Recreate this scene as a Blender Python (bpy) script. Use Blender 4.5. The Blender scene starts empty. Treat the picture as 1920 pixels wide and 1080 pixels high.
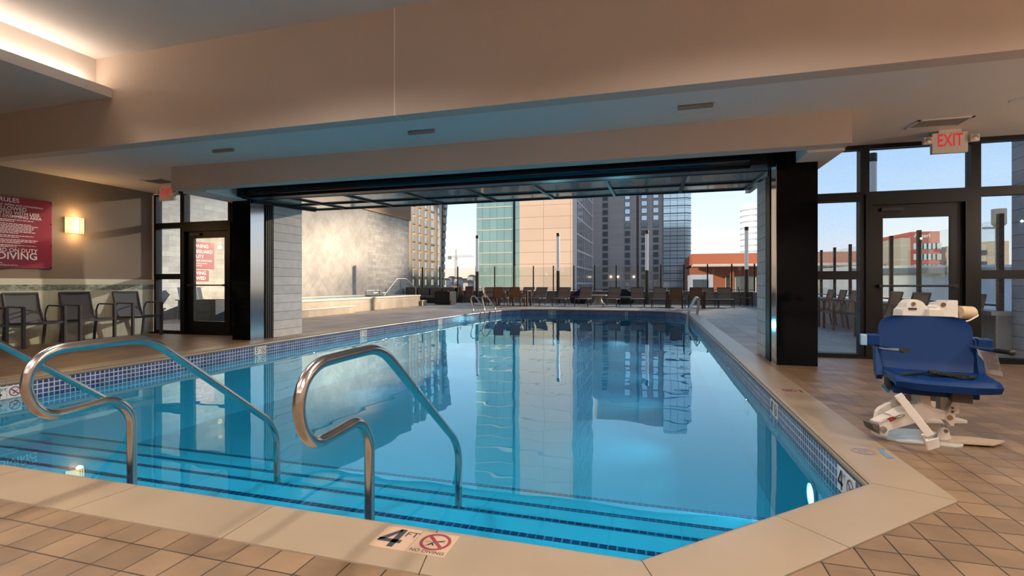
import bpy, bmesh, math, random
from mathutils import Vector, Matrix
random.seed(7)
R = math.radians
S = bpy.context.scene
COL = S.collection
# ------------------------------------------------------------------ camera, world, sun, exposure
F = 931.0; HOR = 532.0; EYE = 1.05; YAW = R(16.17)
SN, CS = math.sin(YAW), math.cos(YAW)
cam = bpy.data.cameras.new('camera'); camo = bpy.data.objects.new('camera', cam); COL.objects.link(camo)
cam.sensor_width = 36; cam.lens = 36 * F / 1920; cam.shift_y = -(540 - HOR) / 1920
cam.clip_start = .05; cam.clip_end = 3000
camo.location = (0, 0, EYE); camo.rotation_euler = (R(90), 0, YAW)
S.camera = camo
S.view_settings.view_transform = 'Standard'; S.view_settings.look = 'None'
S.view_settings.gamma = 1; S.view_settings.use_curve_mapping = False
S.view_settings.exposure = 0.32
S.cycles.use_denoising = True
S.cycles.max_bounces = 10; S.cycles.diffuse_bounces = 5; S.cycles.glossy_bounces = 5
S.cycles.transparent_max_bounces = 16; S.cycles.sample_clamp_indirect = 6
S.cycles.caustics_reflective = False; S.cycles.caustics_refractive = False

def lin(h):
    h = h.lstrip('#'); c = [int(h[i:i+2], 16) / 255 for i in (0, 2, 4)]
    return tuple(x / 12.92 if x <= .04045 else ((x + .055) / 1.055) ** 2.4 for x in c)

W = bpy.data.worlds.new('World'); S.world = W; W.use_nodes = True
wn = W.node_tree; wn.nodes.clear()
wo = wn.nodes.new('ShaderNodeOutputWorld'); wb = wn.nodes.new('ShaderNodeBackground')
tc = wn.nodes.new('ShaderNodeTexCoord'); sx = wn.nodes.new('ShaderNodeSeparateXYZ'); cr = wn.nodes.new('ShaderNodeValToRGB')
wn.links.new(tc.outputs['Generated'], sx.inputs[0]); wn.links.new(sx.outputs['Z'], cr.inputs[0])
wn.links.new(cr.outputs[0], wb.inputs[0]); wn.links.new(wb.outputs[0], wo.inputs[0])
e = cr.color_ramp.elements
e[0].position = 0.0; e[0].color = (*lin('#fbe3cb'), 1)
e[1].position = 1.0; e[1].color = (*lin('#4f86c6'), 1)
for p, c in ((.045, '#f3ebe2'), (.11, '#d9e7f2'), (.20, '#c6dbef'), (.42, '#a4c4e6')):
    k = e.new(p); k.color = (*lin(c), 1)
wb.inputs[1].default_value = 1.08

def sun(name, az_from, el, energy, color, angle=1.0):
    l = bpy.data.lights.new(name, 'SUN'); l.energy = energy; l.color = color; l.angle = R(angle)
    o = bpy.data.objects.new(name, l); COL.objects.link(o)
    d = Vector((math.cos(R(az_from)) * math.cos(R(el)), math.sin(R(az_from)) * math.cos(R(el)), math.sin(R(el))))
    o.rotation_euler = d.to_track_quat('Z', 'Y').to_euler()
    return o
sun('sun', 225, 14, 3.4, (1, .74, .52))

def lamp(name, kind, loc, target, energy, color, size=.2, spot=60, blend=.6):
    l = bpy.data.lights.new(name, kind); l.energy = energy; l.color = color
    if kind == 'SPOT': l.spot_size = R(spot); l.spot_blend = blend; l.shadow_soft_size = size
    elif kind == 'AREA': l.shape = 'DISK'; l.size = size
    else: l.shadow_soft_size = size
    o = bpy.data.objects.new(name, l); COL.objects.link(o); o.location = loc
    if target is not None:
        o.rotation_euler = (Vector(loc) - Vector(target)).to_track_quat('Z', 'Y').to_euler()
    return o
# fill spots added at ceiling height to brighten the room, without fixtures
for x in (-7.6, -3.4, .8, 4.4):
    for y in (-5.5, -1.6, 2.4):
        lamp('ceiling_fill', 'SPOT', (x, y, 4.2), (x, y, 0), 400, (1, .93, .85), .12, 150, .5)
# added spots standing in for glass tower reflections on the stone wall and deck
lamp('reflection_stand_in', 'SPOT', (0, 60, 50), (-80, 155, 20), 800000, (1, .84, .64), .5, 15, .5)  # added mid-air spot that brightens the apartment tower
for (tx, ty, tz, ang, en) in ((-13.8, 12.2, 1.6, 4.0, 250000), (-13.8, 15.2, 2.4, 3.6, 240000), (-13.8, 18.4, 2.0, 2.6, 260000), (-13.8, 20.6, 3.2, 2.6, 330000),
                          (-13.8, 23.9, 2.6, 2.6, 300000), (-12, 14.5, .4, 3.4, 260000), (-13.8, 10.5, 1.6, 3.0, 260000), (-5, 22.6, 0, 14, 330000)):
    lamp('reflection_stand_in', 'SPOT', (34, 88, 24), (tx, ty, tz), en, (1, .82, .62), .5, ang, .9)

# ------------------------------------------------------------------ pixel -> point at a real depth
def at(px, py=None, depth=None, Y=None, X=None, Z=None):
    """point on the sight line of a photo pixel (1920x1080) at a measured distance"""
    a = (px - 960) / F; dx, dy = -SN + CS * a, CS + SN * a
    if Z is not None: depth = F * (EYE - Z) / (py - HOR)
    elif Y is not None: depth = Y / dy
    elif X is not None: depth = X / dx
    z = EYE - (py - HOR) * depth / F if py is not None else 0
    return Vector((dx * depth, dy * depth, z))

# ------------------------------------------------------------------ materials
MATS = {}
def newmat(name):
    m = bpy.data.materials.new(name); m.use_nodes = True
    n = m.node_tree; b = n.nodes['Principled BSDF']
    MATS[name] = m
    return m, n, b
def N(n, t, **kw):
    x = n.nodes.new(t)
    for k, v in kw.items(): setattr(x, k, v)
    return x
def mat(name, c, rough=.6, metal=0, var=.0, scale=6, bump=0, spec=.5, emit=None, es=0):
    m, n, b = newmat(name)
    c = lin(c) if isinstance(c, str) else c
    b.inputs['Roughness'].default_value = rough; b.inputs['Metallic'].default_value = metal
    b.inputs['Specular IOR Level'].default_value = spec
    b.inputs['Base Color'].default_value = (*c, 1)
    if emit: b.inputs['Emission Color'].default_value = (*lin(emit), 1); b.inputs['Emission Strength'].default_value = es
    if var or bump:
        t = N(n, 'ShaderNodeTexCoord'); no = N(n, 'ShaderNodeTexNoise'); no.inputs['Scale'].default_value = scale
        no.inputs['Detail'].default_value = 5
        n.links.new(t.outputs['Object'], no.inputs['Vector'])
        if var:
            mx = N(n, 'ShaderNodeMix', data_type='RGBA')
            mx.inputs[6].default_value = (*[max(0, x * (1 - var)) for x in c], 1)
            mx.inputs[7].default_value = (*[min(1, x * (1 + var)) for x in c], 1)
            n.links.new(no.outputs['Fac'], mx.inputs[0]); n.links.new(mx.outputs[2], b.inputs['Base Color'])
        if bump:
            bp = N(n, 'ShaderNodeBump'); bp.inputs['Strength'].default_value = bump; bp.inputs['Distance'].default_value = .01
            n.links.new(no.outputs['Fac'], bp.inputs['Height']); n.links.new(bp.outputs[0], b.inputs['Normal'])
    return m
def tiles(name, c1, c2, grout, w, h, mortar, axes='XY', offset=0, rough=.5, metal=0, rot=0, shift=(0, 0), chevron=0, uv=False, var=.25, vscale=3, bump=.3, spec=.5, smooth=.1, bias=0):
    m, n, b = newmat(name)
    t = N(n, 'ShaderNodeTexCoord'); s = N(n, 'ShaderNodeSeparateXYZ'); cb = N(n, 'ShaderNodeCombineXYZ')
    n.links.new(t.outputs['UV' if uv else 'Object'], s.inputs[0])
    a0, a1 = s.outputs[axes[0]], s.outputs[axes[1]]
    if chevron:
        pp = N(n, 'ShaderNodeMath', operation='PINGPONG'); pp.inputs[1].default_value = chevron
        n.links.new(a0, pp.inputs[0])
        ad = N(n, 'ShaderNodeMath', operation='ADD'); sb = N(n, 'ShaderNodeMath', operation='SUBTRACT')
        n.links.new(pp.outputs[0], ad.inputs[0]); n.links.new(a1, ad.inputs[1])
        n.links.new(a1, sb.inputs[0]); n.links.new(pp.outputs[0], sb.inputs[1])
        a0, a1 = ad.outputs[0], sb.outputs[0]
    n.links.new(a0, cb.inputs[0]); n.links.new(a1, cb.inputs[1])
    mp = N(n, 'ShaderNodeMapping'); mp.inputs['Location'].default_value = (shift[0], shift[1], 0); mp.inputs['Rotation'].default_value = (0, 0, rot)
    n.links.new(cb.outputs[0], mp.inputs[0])
    br = N(n, 'ShaderNodeTexBrick'); br.offset = offset
    br.inputs['Scale'].default_value = 1; br.inputs['Brick Width'].default_value = w; br.inputs['Row Height'].default_value = h
    br.inputs['Mortar Size'].default_value = mortar; br.inputs['Mortar Smooth'].default_value = smooth
    br.inputs['Color1'].default_value = (*lin(c1), 1); br.inputs['Color2'].default_value = (*lin(c2), 1); br.inputs['Mortar'].default_value = (*lin(grout), 1)
    n.links.new(mp.outputs[0], br.inputs['Vector'])
    no = N(n, 'ShaderNodeTexNoise'); no.inputs['Scale'].default_value = vscale; no.inputs['Detail'].default_value = 6
    n.links.new(t.outputs['Object'], no.inputs['Vector'])
    mr = N(n, 'ShaderNodeMapRange'); mr.inputs[1].default_value = .3; mr.inputs[2].default_value = .7
    mr.inputs[3].default_value = 1 - var; mr.inputs[4].default_value = 1 + var * .5
    n.links.new(no.outputs['Fac'], mr.inputs[0])
    mx = N(n, 'ShaderNodeMix', data_type='RGBA', blend_type='MULTIPLY'); mx.inputs[0].default_value = 1
    n.links.new(br.outputs['Color'], mx.inputs[6]); n.links.new(mr.outputs[0], mx.inputs[7])
    n.links.new(mx.outputs[2], b.inputs['Base Color'])
    b.inputs['Roughness'].default_value = rough; b.inputs['Specular IOR Level'].default_value = spec; b.inputs['Metallic'].default_value = metal
    if bump:
        bp = N(n, 'ShaderNodeBump'); bp.inputs['Strength'].default_value = bump; bp.inputs['Distance'].default_value = .004; bp.invert = True
        n.links.new(br.outputs['Fac'], bp.inputs['Height']); n.links.new(bp.outputs[0], b.inputs['Normal'])
    return m
def glassy(name, tint, ior=1.5, boost=1.0, rough=0.0, drops=0, bump=0, bscale=1.5, gl=(1, 1, 1), cap=1.0):
    m = bpy.data.materials.new(name); m.use_nodes = True; n = m.node_tree; n.nodes.clear()
    o = N(n, 'ShaderNodeOutputMaterial'); tr = N(n, 'ShaderNodeBsdfTransparent'); g = N(n, 'ShaderNodeBsdfGlossy')
    mx = N(n, 'ShaderNodeMixShader'); fr = N(n, 'ShaderNodeFresnel'); fr.inputs[0].default_value = ior
    tr.inputs[0].default_value = (*tint, 1); g.inputs['Roughness'].default_value = rough; g.inputs[0].default_value = (*gl, 1)
    mu = N(n, 'ShaderNodeMath', operation='MULTIPLY'); mu.use_clamp = True; mu.inputs[1].default_value = boost
    mi = N(n, 'ShaderNodeMath', operation='MINIMUM'); mi.inputs[1].default_value = cap
    ge = N(n, 'ShaderNodeNewGeometry'); fb = N(n, 'ShaderNodeMath', operation='SUBTRACT'); fb.inputs[0].default_value = 1   # outer face only: a thin pane
    n.links.new(ge.outputs['Backfacing'], fb.inputs[1]); m3 = N(n, 'ShaderNodeMath', operation='MULTIPLY')
    n.links.new(fr.outputs[0], mu.inputs[0]); n.links.new(mu.outputs[0], mi.inputs[0]); n.links.new(mi.outputs[0], m3.inputs[0]); n.links.new(fb.outputs[0], m3.inputs[1]); n.links.new(m3.outputs[0], mx.inputs[0])
    n.links.new(tr.outputs[0], mx.inputs[1]); n.links.new(g.outputs[0], mx.inputs[2]); n.links.new(mx.outputs[0], o.inputs[0])
    t = N(n, 'ShaderNodeTexCoord')
    if bump:
        mp = N(n, 'ShaderNodeMapping'); n.links.new(t.outputs['Object'], mp.inputs[0]); mp.inputs['Scale'].default_value = (1, .8, 1)
        no = N(n, 'ShaderNodeTexNoise'); no.inputs['Scale'].default_value = bscale; no.inputs['Detail'].default_value = 2
        bp = N(n, 'ShaderNodeBump'); bp.inputs['Strength'].default_value = bump; bp.inputs['Distance'].default_value = .05
        n.links.new(mp.outputs[0], no.inputs['Vector']); n.links.new(no.outputs['Fac'], bp.inputs['Height'])
        n.links.new(bp.outputs[0], g.inputs['Normal']); n.links.new(bp.outputs[0], fr.inputs['Normal'])
    if drops:
        vo = N(n, 'ShaderNodeTexVoronoi'); vo.inputs['Scale'].default_value = drops
        n.links.new(t.outputs['Object'], vo.inputs['Vector'])
        lt = N(n, 'ShaderNodeMath', operation='LESS_THAN'); lt.inputs[1].default_value = .16
        n.links.new(vo.outputs['Distance'], lt.inputs[0])
        df = N(n, 'ShaderNodeBsdfTranslucent'); df.inputs[0].default_value = (.75, .8, .85, 1)
        m2 = N(n, 'ShaderNodeMixShader'); k = N(n, 'ShaderNodeMath', operation='MULTIPLY'); k.inputs[1].default_value = .6
        n.links.new(lt.outputs[0], k.inputs[0]); n.links.new(k.outputs[0], m2.inputs[0])
        n.links.new(mx.outputs[0], m2.inputs[1]); n.links.new(df.outputs[0], m2.inputs[2]); n.links.new(m2.outputs[0], o.inputs[0])
    MATS[name] = m
    return m

M_ceil = mat('ceiling_paint', '#dfd5cb', .9, var=.02, scale=2)
M_bulk = mat('bulkhead_paint', '#c9b7a8', .9, var=.03, scale=1.2)
M_wallL = mat('wall_brown', '#857464', .85, var=.05, scale=40, bump=.1)
M_floor = tiles('floor_tile', '#82674d', '#6b533d', '#281e15', .155, .155, .003, rough=.42, shift=(.02, .05), var=.26, vscale=5)
M_deck = tiles('deck_tile', '#b3a08b', '#a28f7b', '#5e564e', .61, .61, .006, rough=.6, var=.25, vscale=1.2)
M_cope = mat('coping_stone', '#8d7a65', .36, var=.13, scale=2.6, bump=.08)
M_grout = mat('grout', '#4d3d2e', .9)
M_plaster = mat('pool_plaster', (.09, .39, .52), .7, var=.05, scale=1.5)
M_band = tiles('pool_mosaic', '#222d66', '#4a537c', '#aeb0b4', .055, .055, .006, uv=True, rough=.2, var=.3, vscale=6, smooth=.02)
M_nose = tiles('nosing_mosaic', '#0c2348', '#132e5c', '#3f7f9c', .048, .048, .004, rough=.3, var=.2, smooth=.02)
M_water = glassy('water', (.32, .76, .88), 1.33, 1.4, .0, bump=.10, bscale=1.1, gl=(.72, .95, 1), cap=.62)
M_glass = glassy('window_glass', (.80, .87, .94), 1.5, 1.0, drops=90)
M_clear = glassy('clear_glass', (.90, .93, .93), 1.5, 1.0)
M_frame = mat('frame_bronze', '#0e0e11', .4, metal=.0, spec=.25, var=.1, scale=10)
M_black = mat('black_lacquer', '#07080b', .07, spec=.12)
M_steel = mat('polished_steel', '#b8bcc0', .14, metal=1, var=.03, scale=4)
M_rail = mat('brushed_steel', '#b9b3ad', .22, metal=1, var=.05, scale=12)
M_header = mat('header_steel', '#080a0e', .35)
M_pierL = tiles('pier_stone', '#bdb6b2', '#aba5a2', '#56545a', 5, .175, .0045, axes='YZ', shift=(1, .03), offset=0, rough=.6, var=.15, vscale=5)
M_plankX = tiles('stone_plank', '#b8b0a4', '#9c948b', '#7e766d', .75, .155, .003, axes='YZ', offset=.4, rough=.65, var=.2, vscale=4)
M_chev = tiles('stone_chevron', '#b8aea1', '#aaa195', '#9d9489', .9, .17, .003, axes='YZ', offset=.4, rough=.65, chevron=.95, var=.25, vscale=2)
M_plankY = tiles('stone_plank_front', '#b8b0a4', '#9c948b', '#7e766d', .75, .155, .003, axes='XZ', offset=.4, rough=.65, var=.2, vscale=4)
M_wain = tiles('wainscot_tile', '#cdc7b0', '#c4bea8', '#a9a38e', .31, .31, .003, axes='YZ', rough=.35, var=.05, shift=(0, -.02))
M_mosL = tiles('wall_mosaic', '#5f6b5c', '#b9beae', '#8a8f80', .05, .012, .0015, axes='YZ', offset=.5, rough=.2, var=.4, vscale=14)
M_bronze = mat('bronze_soffit', '#7b5c3c', .5, metal=.3, var=.1, scale=2)
M_chairG = mat('chair_metal', '#4a4348', .45, metal=.3)
M_sling = mat('sling_fabric', '#54545a', .8, var=.12, scale=120)
M_brown = mat('lounger_metal', '#5d4537', .5)
M_slingB = mat('brown_sling', '#8a6444', .8, var=.15, scale=60)
M_red = mat('sign_red', '#8d2a3d', .35, var=.03)
M_white = mat('white_print', '#ece6e2', .6)
M_offw = mat('white_plastic', '#cfc6bc', .45, var=.03)
M_liftw = mat('white_powder_coat', '#c9bdb1', .4, var=.04)
M_blue = mat('blue_plastic', (.001, .022, .095), .45, spec=.2, var=.05, scale=8)
M_blk = mat('black_rubber', '#141214', .5)
M_strap = mat('black_webbing', '#17130f', .8)
M_exitred = mat('exit_red', '#c8203a', .5, emit='#e02a3c', es=.3)
M_plaque = mat('plaque_ceramic', '#cfcdc8', .3)
M_plaqb = mat('plaque_tan', '#ab8e76', .4)
M_ink = mat('marking_ink', '#2b2a2e', .6)
M_maroon = mat('marking_maroon', '#7c2f3a', .6)
M_fade = mat('faded_marking', '#7d6f78', .6)
M_fadeb = mat('faded_blue_marking', '#5d7388', .6)
M_lens = mat('lamp_lens', '#fff3dd', .4, emit='#ffdba8', es=6)
M_lensS = mat('sconce_lens', '#f6d9a6', .5, emit='#ffc873', es=2.2)
M_trimw = mat('lamp_trim', '#d8d2ca', .5)
M_vent = mat('vent_grey', '#8c8178', .6)
M_ventd = mat('vent_dark', '#4b443f', .7)
M_poolens = mat('pool_lamp_lens', '#dff8ff', .3, emit='#d8fbff', es=4)
M_conc = mat('parapet_concrete', '#8f887f', .8, var=.12, scale=2)
M_cap = mat('parapet_cap', '#b7aea3', .7, var=.08, scale=3)
M_post = mat('glass_post', '#201c1b', .4, metal=.4)
M_polew = mat('frosted_tube', '#e6e9ec', .4, emit='#ffffff', es=.12)
M_poleb = mat('pole_bronze', '#554b3c', .5, metal=.3)
M_wick = mat('dark_wicker', '#2b2827', .8, var=.2, scale=60)
M_cush = mat('grey_cushion', '#6f6a64', .9, var=.08, scale=20)
M_cushr = mat('red_cushion', '#6b2b2b', .9)
M_stone = mat('spa_stone', '#c4b39c', .5, var=.1, scale=3)
M_spatile = tiles('spa_tile', '#bba78d', '#a8957c', '#8b7a66', .305, .31, .003, axes='YZ', rough=.5, var=.1)
M_canopy = mat('canopy_glass', '#ded9cd', .08, metal=.6)

# ------------------------------------------------------------------ mesh builder
class MB:
    def __init__(s): s.bm = bmesh.new()
    def box(s, x0, x1, y0, y1, z0, z1, M=None, bev=0):
        r = bmesh.ops.create_cube(s.bm, size=1)
        vs = r['verts']
        T = Matrix.Translation(((x0 + x1) / 2, (y0 + y1) / 2, (z0 + z1) / 2)) @ Matrix.Diagonal((x1 - x0, y1 - y0, z1 - z0, 1))
        for v in vs: v.co = T @ v.co
        if bev:
            es = list({e for v in vs for e in v.link_edges})
            rr = bmesh.ops.bevel(s.bm, geom=es, offset=bev, segments=2, affect='EDGES', profile=.6)
            vs = list({v for f in rr['faces'] for v in f.verts} | {v for v in vs if v.is_valid})
        if M is not None:
            for v in vs: v.co = M @ v.co
        return s
    def bar(s, a, b, w, h, bev=0):
        """rectangular bar from a to b, w across, h in the more vertical direction"""
        a, b = Vector(a), Vector(b); d = b - a; L = d.length
        q = d.to_track_quat('Y', 'Z').to_matrix().to_4x4()
        return s.box(-w / 2, w / 2, 0, L, -h / 2, h / 2, Matrix.Translation(a) @ q, bev)
    def tube(s, pts, r, n=12, closed=False, cap=True):
        pts = [Vector(p) for p in pts]; rings = []
        m = len(pts); prev = None
        for i, p in enumerate(pts):
            if closed: t = pts[(i + 1) % m] - pts[i - 1]
            else: t = pts[min(i + 1, m - 1)] - pts[max(i - 1, 0)]
            t.normalize()
            if prev is None:
                up = Vector((0, 0, 1)) if abs(t.z) < .9 else Vector((1, 0, 0))
                nrm = t.cross(up).normalized()
            else: nrm = (prev - t * prev.dot(t)).normalized()
            prev = nrm; bn = t.cross(nrm)
            rr = r[i] if isinstance(r, (list, tuple)) else r
            rings.append([s.bm.verts.new(p + (nrm * math.cos(2 * math.pi * k / n) + bn * math.sin(2 * math.pi * k / n)) * rr) for k in range(n)])
        for i in range(m if closed else m - 1):
            A, B = rings[i], rings[(i + 1) % m]
            for k in range(n): s.bm.faces.new((A[k], A[(k + 1) % n], B[(k + 1) % n], B[k]))
        if cap and not closed: s.bm.faces.new(rings[0][::-1]); s.bm.faces.new(rings[-1])
        return s
    def cyl(s, a, b, r, n=20, r2=None):
        return s.tube([a, b], [r, r if r2 is None else r2], n)
    def lathe(s, prof, c=(0, 0, 0), n=28, M=None):
        rings = []
        for (r, z) in prof:
            rings.append([s.bm.verts.new((c[0] + r * math.cos(2 * math.pi * k / n), c[1] + r * math.sin(2 * math.pi * k / n), c[2] + z)) for k in range(n)])
        for A, B in zip(rings, rings[1:]):
            for k in range(n): s.bm.faces.new((A[k], A[(k + 1) % n], B[(k + 1) % n], B[k]))
        s.bm.faces.new(rings[0][::-1]); s.bm.faces.new(rings[-1])
        if M is not None:
            for r_ in rings:
                for v in r_: v.co = M @ v.co
        return s
    def prism(s, pts, vec):
        vec = Vector(vec); A = [s.bm.verts.new(p) for p in pts]; B = [s.bm.verts.new(Vector(p) + vec) for p in pts]
        n = len(pts); s.bm.faces.new(A[::-1]); s.bm.faces.new(B)
        for k in range(n): s.bm.faces.new((A[k], A[(k + 1) % n], B[(k + 1) % n], B[k]))
        return s
    def sheet(s, grid, th, vec=None):
        """grid of points given thickness th along its normal"""
        nr, nc = len(grid), len(grid[0]); G = [[Vector(p) for p in r] for r in grid]
        def nrm(i, j):
            if vec is not None: return vec
            a = G[min(i + 1, nr - 1)][j] - G[max(i - 1, 0)][j]; b = G[i][min(j + 1, nc - 1)] - G[i][max(j - 1, 0)]
            return a.cross(b).normalized()
        A = [[s.bm.verts.new(G[i][j]) for j in range(nc)] for i in range(nr)]
        B = [[s.bm.verts.new(G[i][j] + nrm(i, j) * th) for j in range(nc)] for i in range(nr)]
        for i in range(nr - 1):
            for j in range(nc - 1):
                s.bm.faces.new((A[i][j], A[i][j + 1], A[i + 1][j + 1], A[i + 1][j]))
                s.bm.faces.new((B[i][j], B[i + 1][j], B[i + 1][j + 1], B[i][j + 1]))
        for i in range(nr - 1):
            s.bm.faces.new((A[i][0], A[i + 1][0], B[i + 1][0], B[i][0])); s.bm.faces.new((A[i][-1], B[i][-1], B[i + 1][-1], A[i + 1][-1]))
        for j in range(nc - 1):
            s.bm.faces.new((A[0][j], B[0][j], B[0][j + 1], A[0][j + 1])); s.bm.faces.new((A[-1][j], A[-1][j + 1], B[-1][j + 1], B[-1][j]))
        return s
    def merge(s, mesh, M):
        k = len(s.bm.verts); s.bm.from_mesh(mesh); s.bm.verts.ensure_lookup_table()
        for v in s.bm.verts[k:]: v.co = M @ v.co
        return s
    def build(s, name, m, parent=None, smooth=False, label=None):
        bmesh.ops.recalc_face_normals(s.bm, faces=s.bm.faces)
        me = bpy.data.meshes.new(name); s.bm.to_mesh(me); s.bm.free()
        me.materials.append(m)
        if smooth:
            for p in me.polygons: p.use_smooth = True
            me.set_sharp_from_angle(angle=R(40))
        o = bpy.data.objects.new(name, me); COL.objects.link(o)
        if parent is not None: o.parent = parent
        if label: o['label'] = label
        return o
def empty(name, loc=(0, 0, 0), rz=0):
    o = bpy.data.objects.new(name, None); COL.objects.link(o); o.location = loc; o.rotation_euler = (0, 0, rz)
    o.empty_display_size = .1
    return o
def tag(o, label, cat, group=None, kind=None):
    o['label'] = label; o['category'] = cat
    if group: o['group'] = group
    if kind: o['kind'] = kind
    return o
def thing(name, label, cat, loc=(0, 0, 0), rz=0, group=None):
    return tag(empty(name, loc, rz), label, cat, group)
def struct(o, label=None, cat=None):
    o['kind'] = 'structure'
    if label: o['label'] = label
    if cat: o['category'] = cat
    return o
def kids(o): return [c for c in bpy.data.objects if c.parent == o]
def copy_tree(o, parent=None):
    c = o.copy(); COL.objects.link(c); c.parent = parent
    for ch in kids(o): copy_tree(ch, c)
    return c
def dup(o, loc, rz, label):
    c = copy_tree(o); c.location = loc; c.rotation_euler = (0, 0, rz); c['label'] = label
    return c
def add_text(mb, txt, M, size=1, bold=0.0, align='CENTER', depth=.0, sq=1.0):
    cu = bpy.data.curves.new('t', 'FONT'); cu.body = txt; cu.size = size; cu.align_x = align; cu.align_y = 'CENTER'
    cu.offset = bold * size; cu.extrude = depth; cu.resolution_u = 3
    o = bpy.data.objects.new('t', cu); COL.objects.link(o)
    dg = bpy.context.evaluated_depsgraph_get()
    me = bpy.data.meshes.new_from_object(o.evaluated_get(dg))
    mb.merge(me, M @ Matrix.Diagonal((sq, 1, 1, 1))); bpy.data.objects.remove(o); bpy.data.curves.remove(cu); bpy.data.meshes.remove(me)
def frame(origin, xdir, ydir):
    x = Vector(xdir).normalized(); y = Vector(ydir).normalized(); z = x.cross(y)
    M = Matrix.Identity(4)
    for i in range(3): M[i][0], M[i][1], M[i][2], M[i][3] = x[i], y[i], z[i], origin[i]
    return M
def rounded(pts, rad, n=6):
    pts = [Vector(p) for p in pts]; out = [pts[0]]
    for i in range(1, len(pts) - 1):
        r = rad[i - 1] if isinstance(rad, (list, tuple)) else rad
        a = (pts[i - 1] - pts[i]); b = (pts[i + 1] - pts[i]); r = min(r, a.length * .49, b.length * .49)
        p0 = pts[i] + a.normalized() * r; p2 = pts[i] + b.normalized() * r
        for k in range(n + 1):
            t = k / n; out.append(p0 * (1 - t) ** 2 + pts[i] * 2 * t * (1 - t) + p2 * t * t)
    out.append(pts[-1]); return out
def poly_obj(name, outer, holes, z, m, thick=0.0, down=True):
    """flat polygon with holes, via triangle fill"""
    bm = bmesh.new(); es = []
    for loop in [outer] + holes:
        vs = [bm.verts.new((p[0], p[1], z)) for p in loop]
        es += [bm.edges.new((vs[k], vs[(k + 1) % len(vs)])) for k in range(len(vs))]
    bmesh.ops.triangle_fill(bm, use_beauty=True, use_dissolve=False, edges=es, normal=(0, 0, 1))
    for f in bm.faces:
        if f.normal.z < 0: f.normal_flip()
    me = bpy.data.meshes.new(name); bm.to_mesh(me); bm.free(); me.materials.append(m)
    o = bpy.data.objects.new(name, me); COL.objects.link(o); return o

# ------------------------------------------------------------------ pool outline
POOL = [(-6.75, 1.96), (-.06, 1.96), (1.07, 3.04), (1.07, 18.3), (.85, 19.2), (.35, 19.75), (-1.1, 19.95), (-4.3, 19.95), (-5.3, 19.6),
        (-5.85, 18.7), (-6.12, 17.5), (-6.3, 15.9), (-6.42, 14), (-6.62, 11.9), (-6.72, 9.5)]
def offset(poly, d):
    out = []; n = len(poly)
    for i in range(n):
        p0, p1, p2 = Vector(poly[i - 1]), Vector(poly[i]), Vector(poly[(i + 1) % n])
        a = (p1 - p0).normalized(); b = (p2 - p1).normalized()
        na, nb = Vector((a.y, -a.x)), Vector((b.y, -b.x))
        m = (na + nb).normalized(); out.append(p1 + m * d / max(.3, m.dot(na)))
    return out
CW = .335
OUT = offset(POOL, CW)
XL, XR, YB, YG, ZC = -10.4, 6.2, -8.0, 8.15, 3.0
WZ = -.2
# floors: room floor runs to the glazing line, deck beyond it; both are cut round the coping
def clip(poly, y, keep_low):
    out = []; n = len(poly)
    for i in range(n):
        a, b = poly[i], poly[(i + 1) % n]
        ia, ib = (a[1] <= y) == keep_low, (b[1] <= y) == keep_low
        if ia: out.append(Vector((a[0], a[1])))
        if ia != ib:
            t = (y - a[1]) / (b[1] - a[1]); out.append(Vector((a[0] + (b[0] - a[0]) * t, y)))
    return out
def floor_part(name, x0, x1, y0, y1, low, m):
    P = clip(OUT, YG, low)
    ys = [p for p in P if abs(p[1] - YG) < 1e-4]; xl = min(p[0] for p in ys); xr = max(p[0] for p in ys)
    rest = [p for p in P if abs(p[1] - YG) >= 1e-4]
    # order rest from left crossing to right crossing
    i = max(range(len(P)), key=lambda k: (abs(P[k][1] - YG) < 1e-4, -P[k][0])) if False else None
    n = len(P); il = [k for k in range(n) if abs(P[k][1] - YG) < 1e-4 and abs(P[k][0] - xl) < 1e-4][0]
    seq = [P[(il + k) % n] for k in range(n)]
    if abs(seq[1][1] - YG) < 1e-4: seq = [seq[0]] + seq[1:][::-1]
    if low: outer = [(x0, y1), *[(p[0], p[1]) for p in seq], (x1, y1), (x1, y0), (x0, y0)]
    else: outer = [(x0, y0), *[(p[0], p[1]) for p in seq], (x1, y0), (x1, y1), (x0, y1)]
    return poly_obj(name, outer, [], 0, m)
struct(floor_part('floor', XL, XR, YB, YG, True, M_floor))
struct(floor_part('floor', -14.2, 9, YG, 30, False, M_deck))
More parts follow.
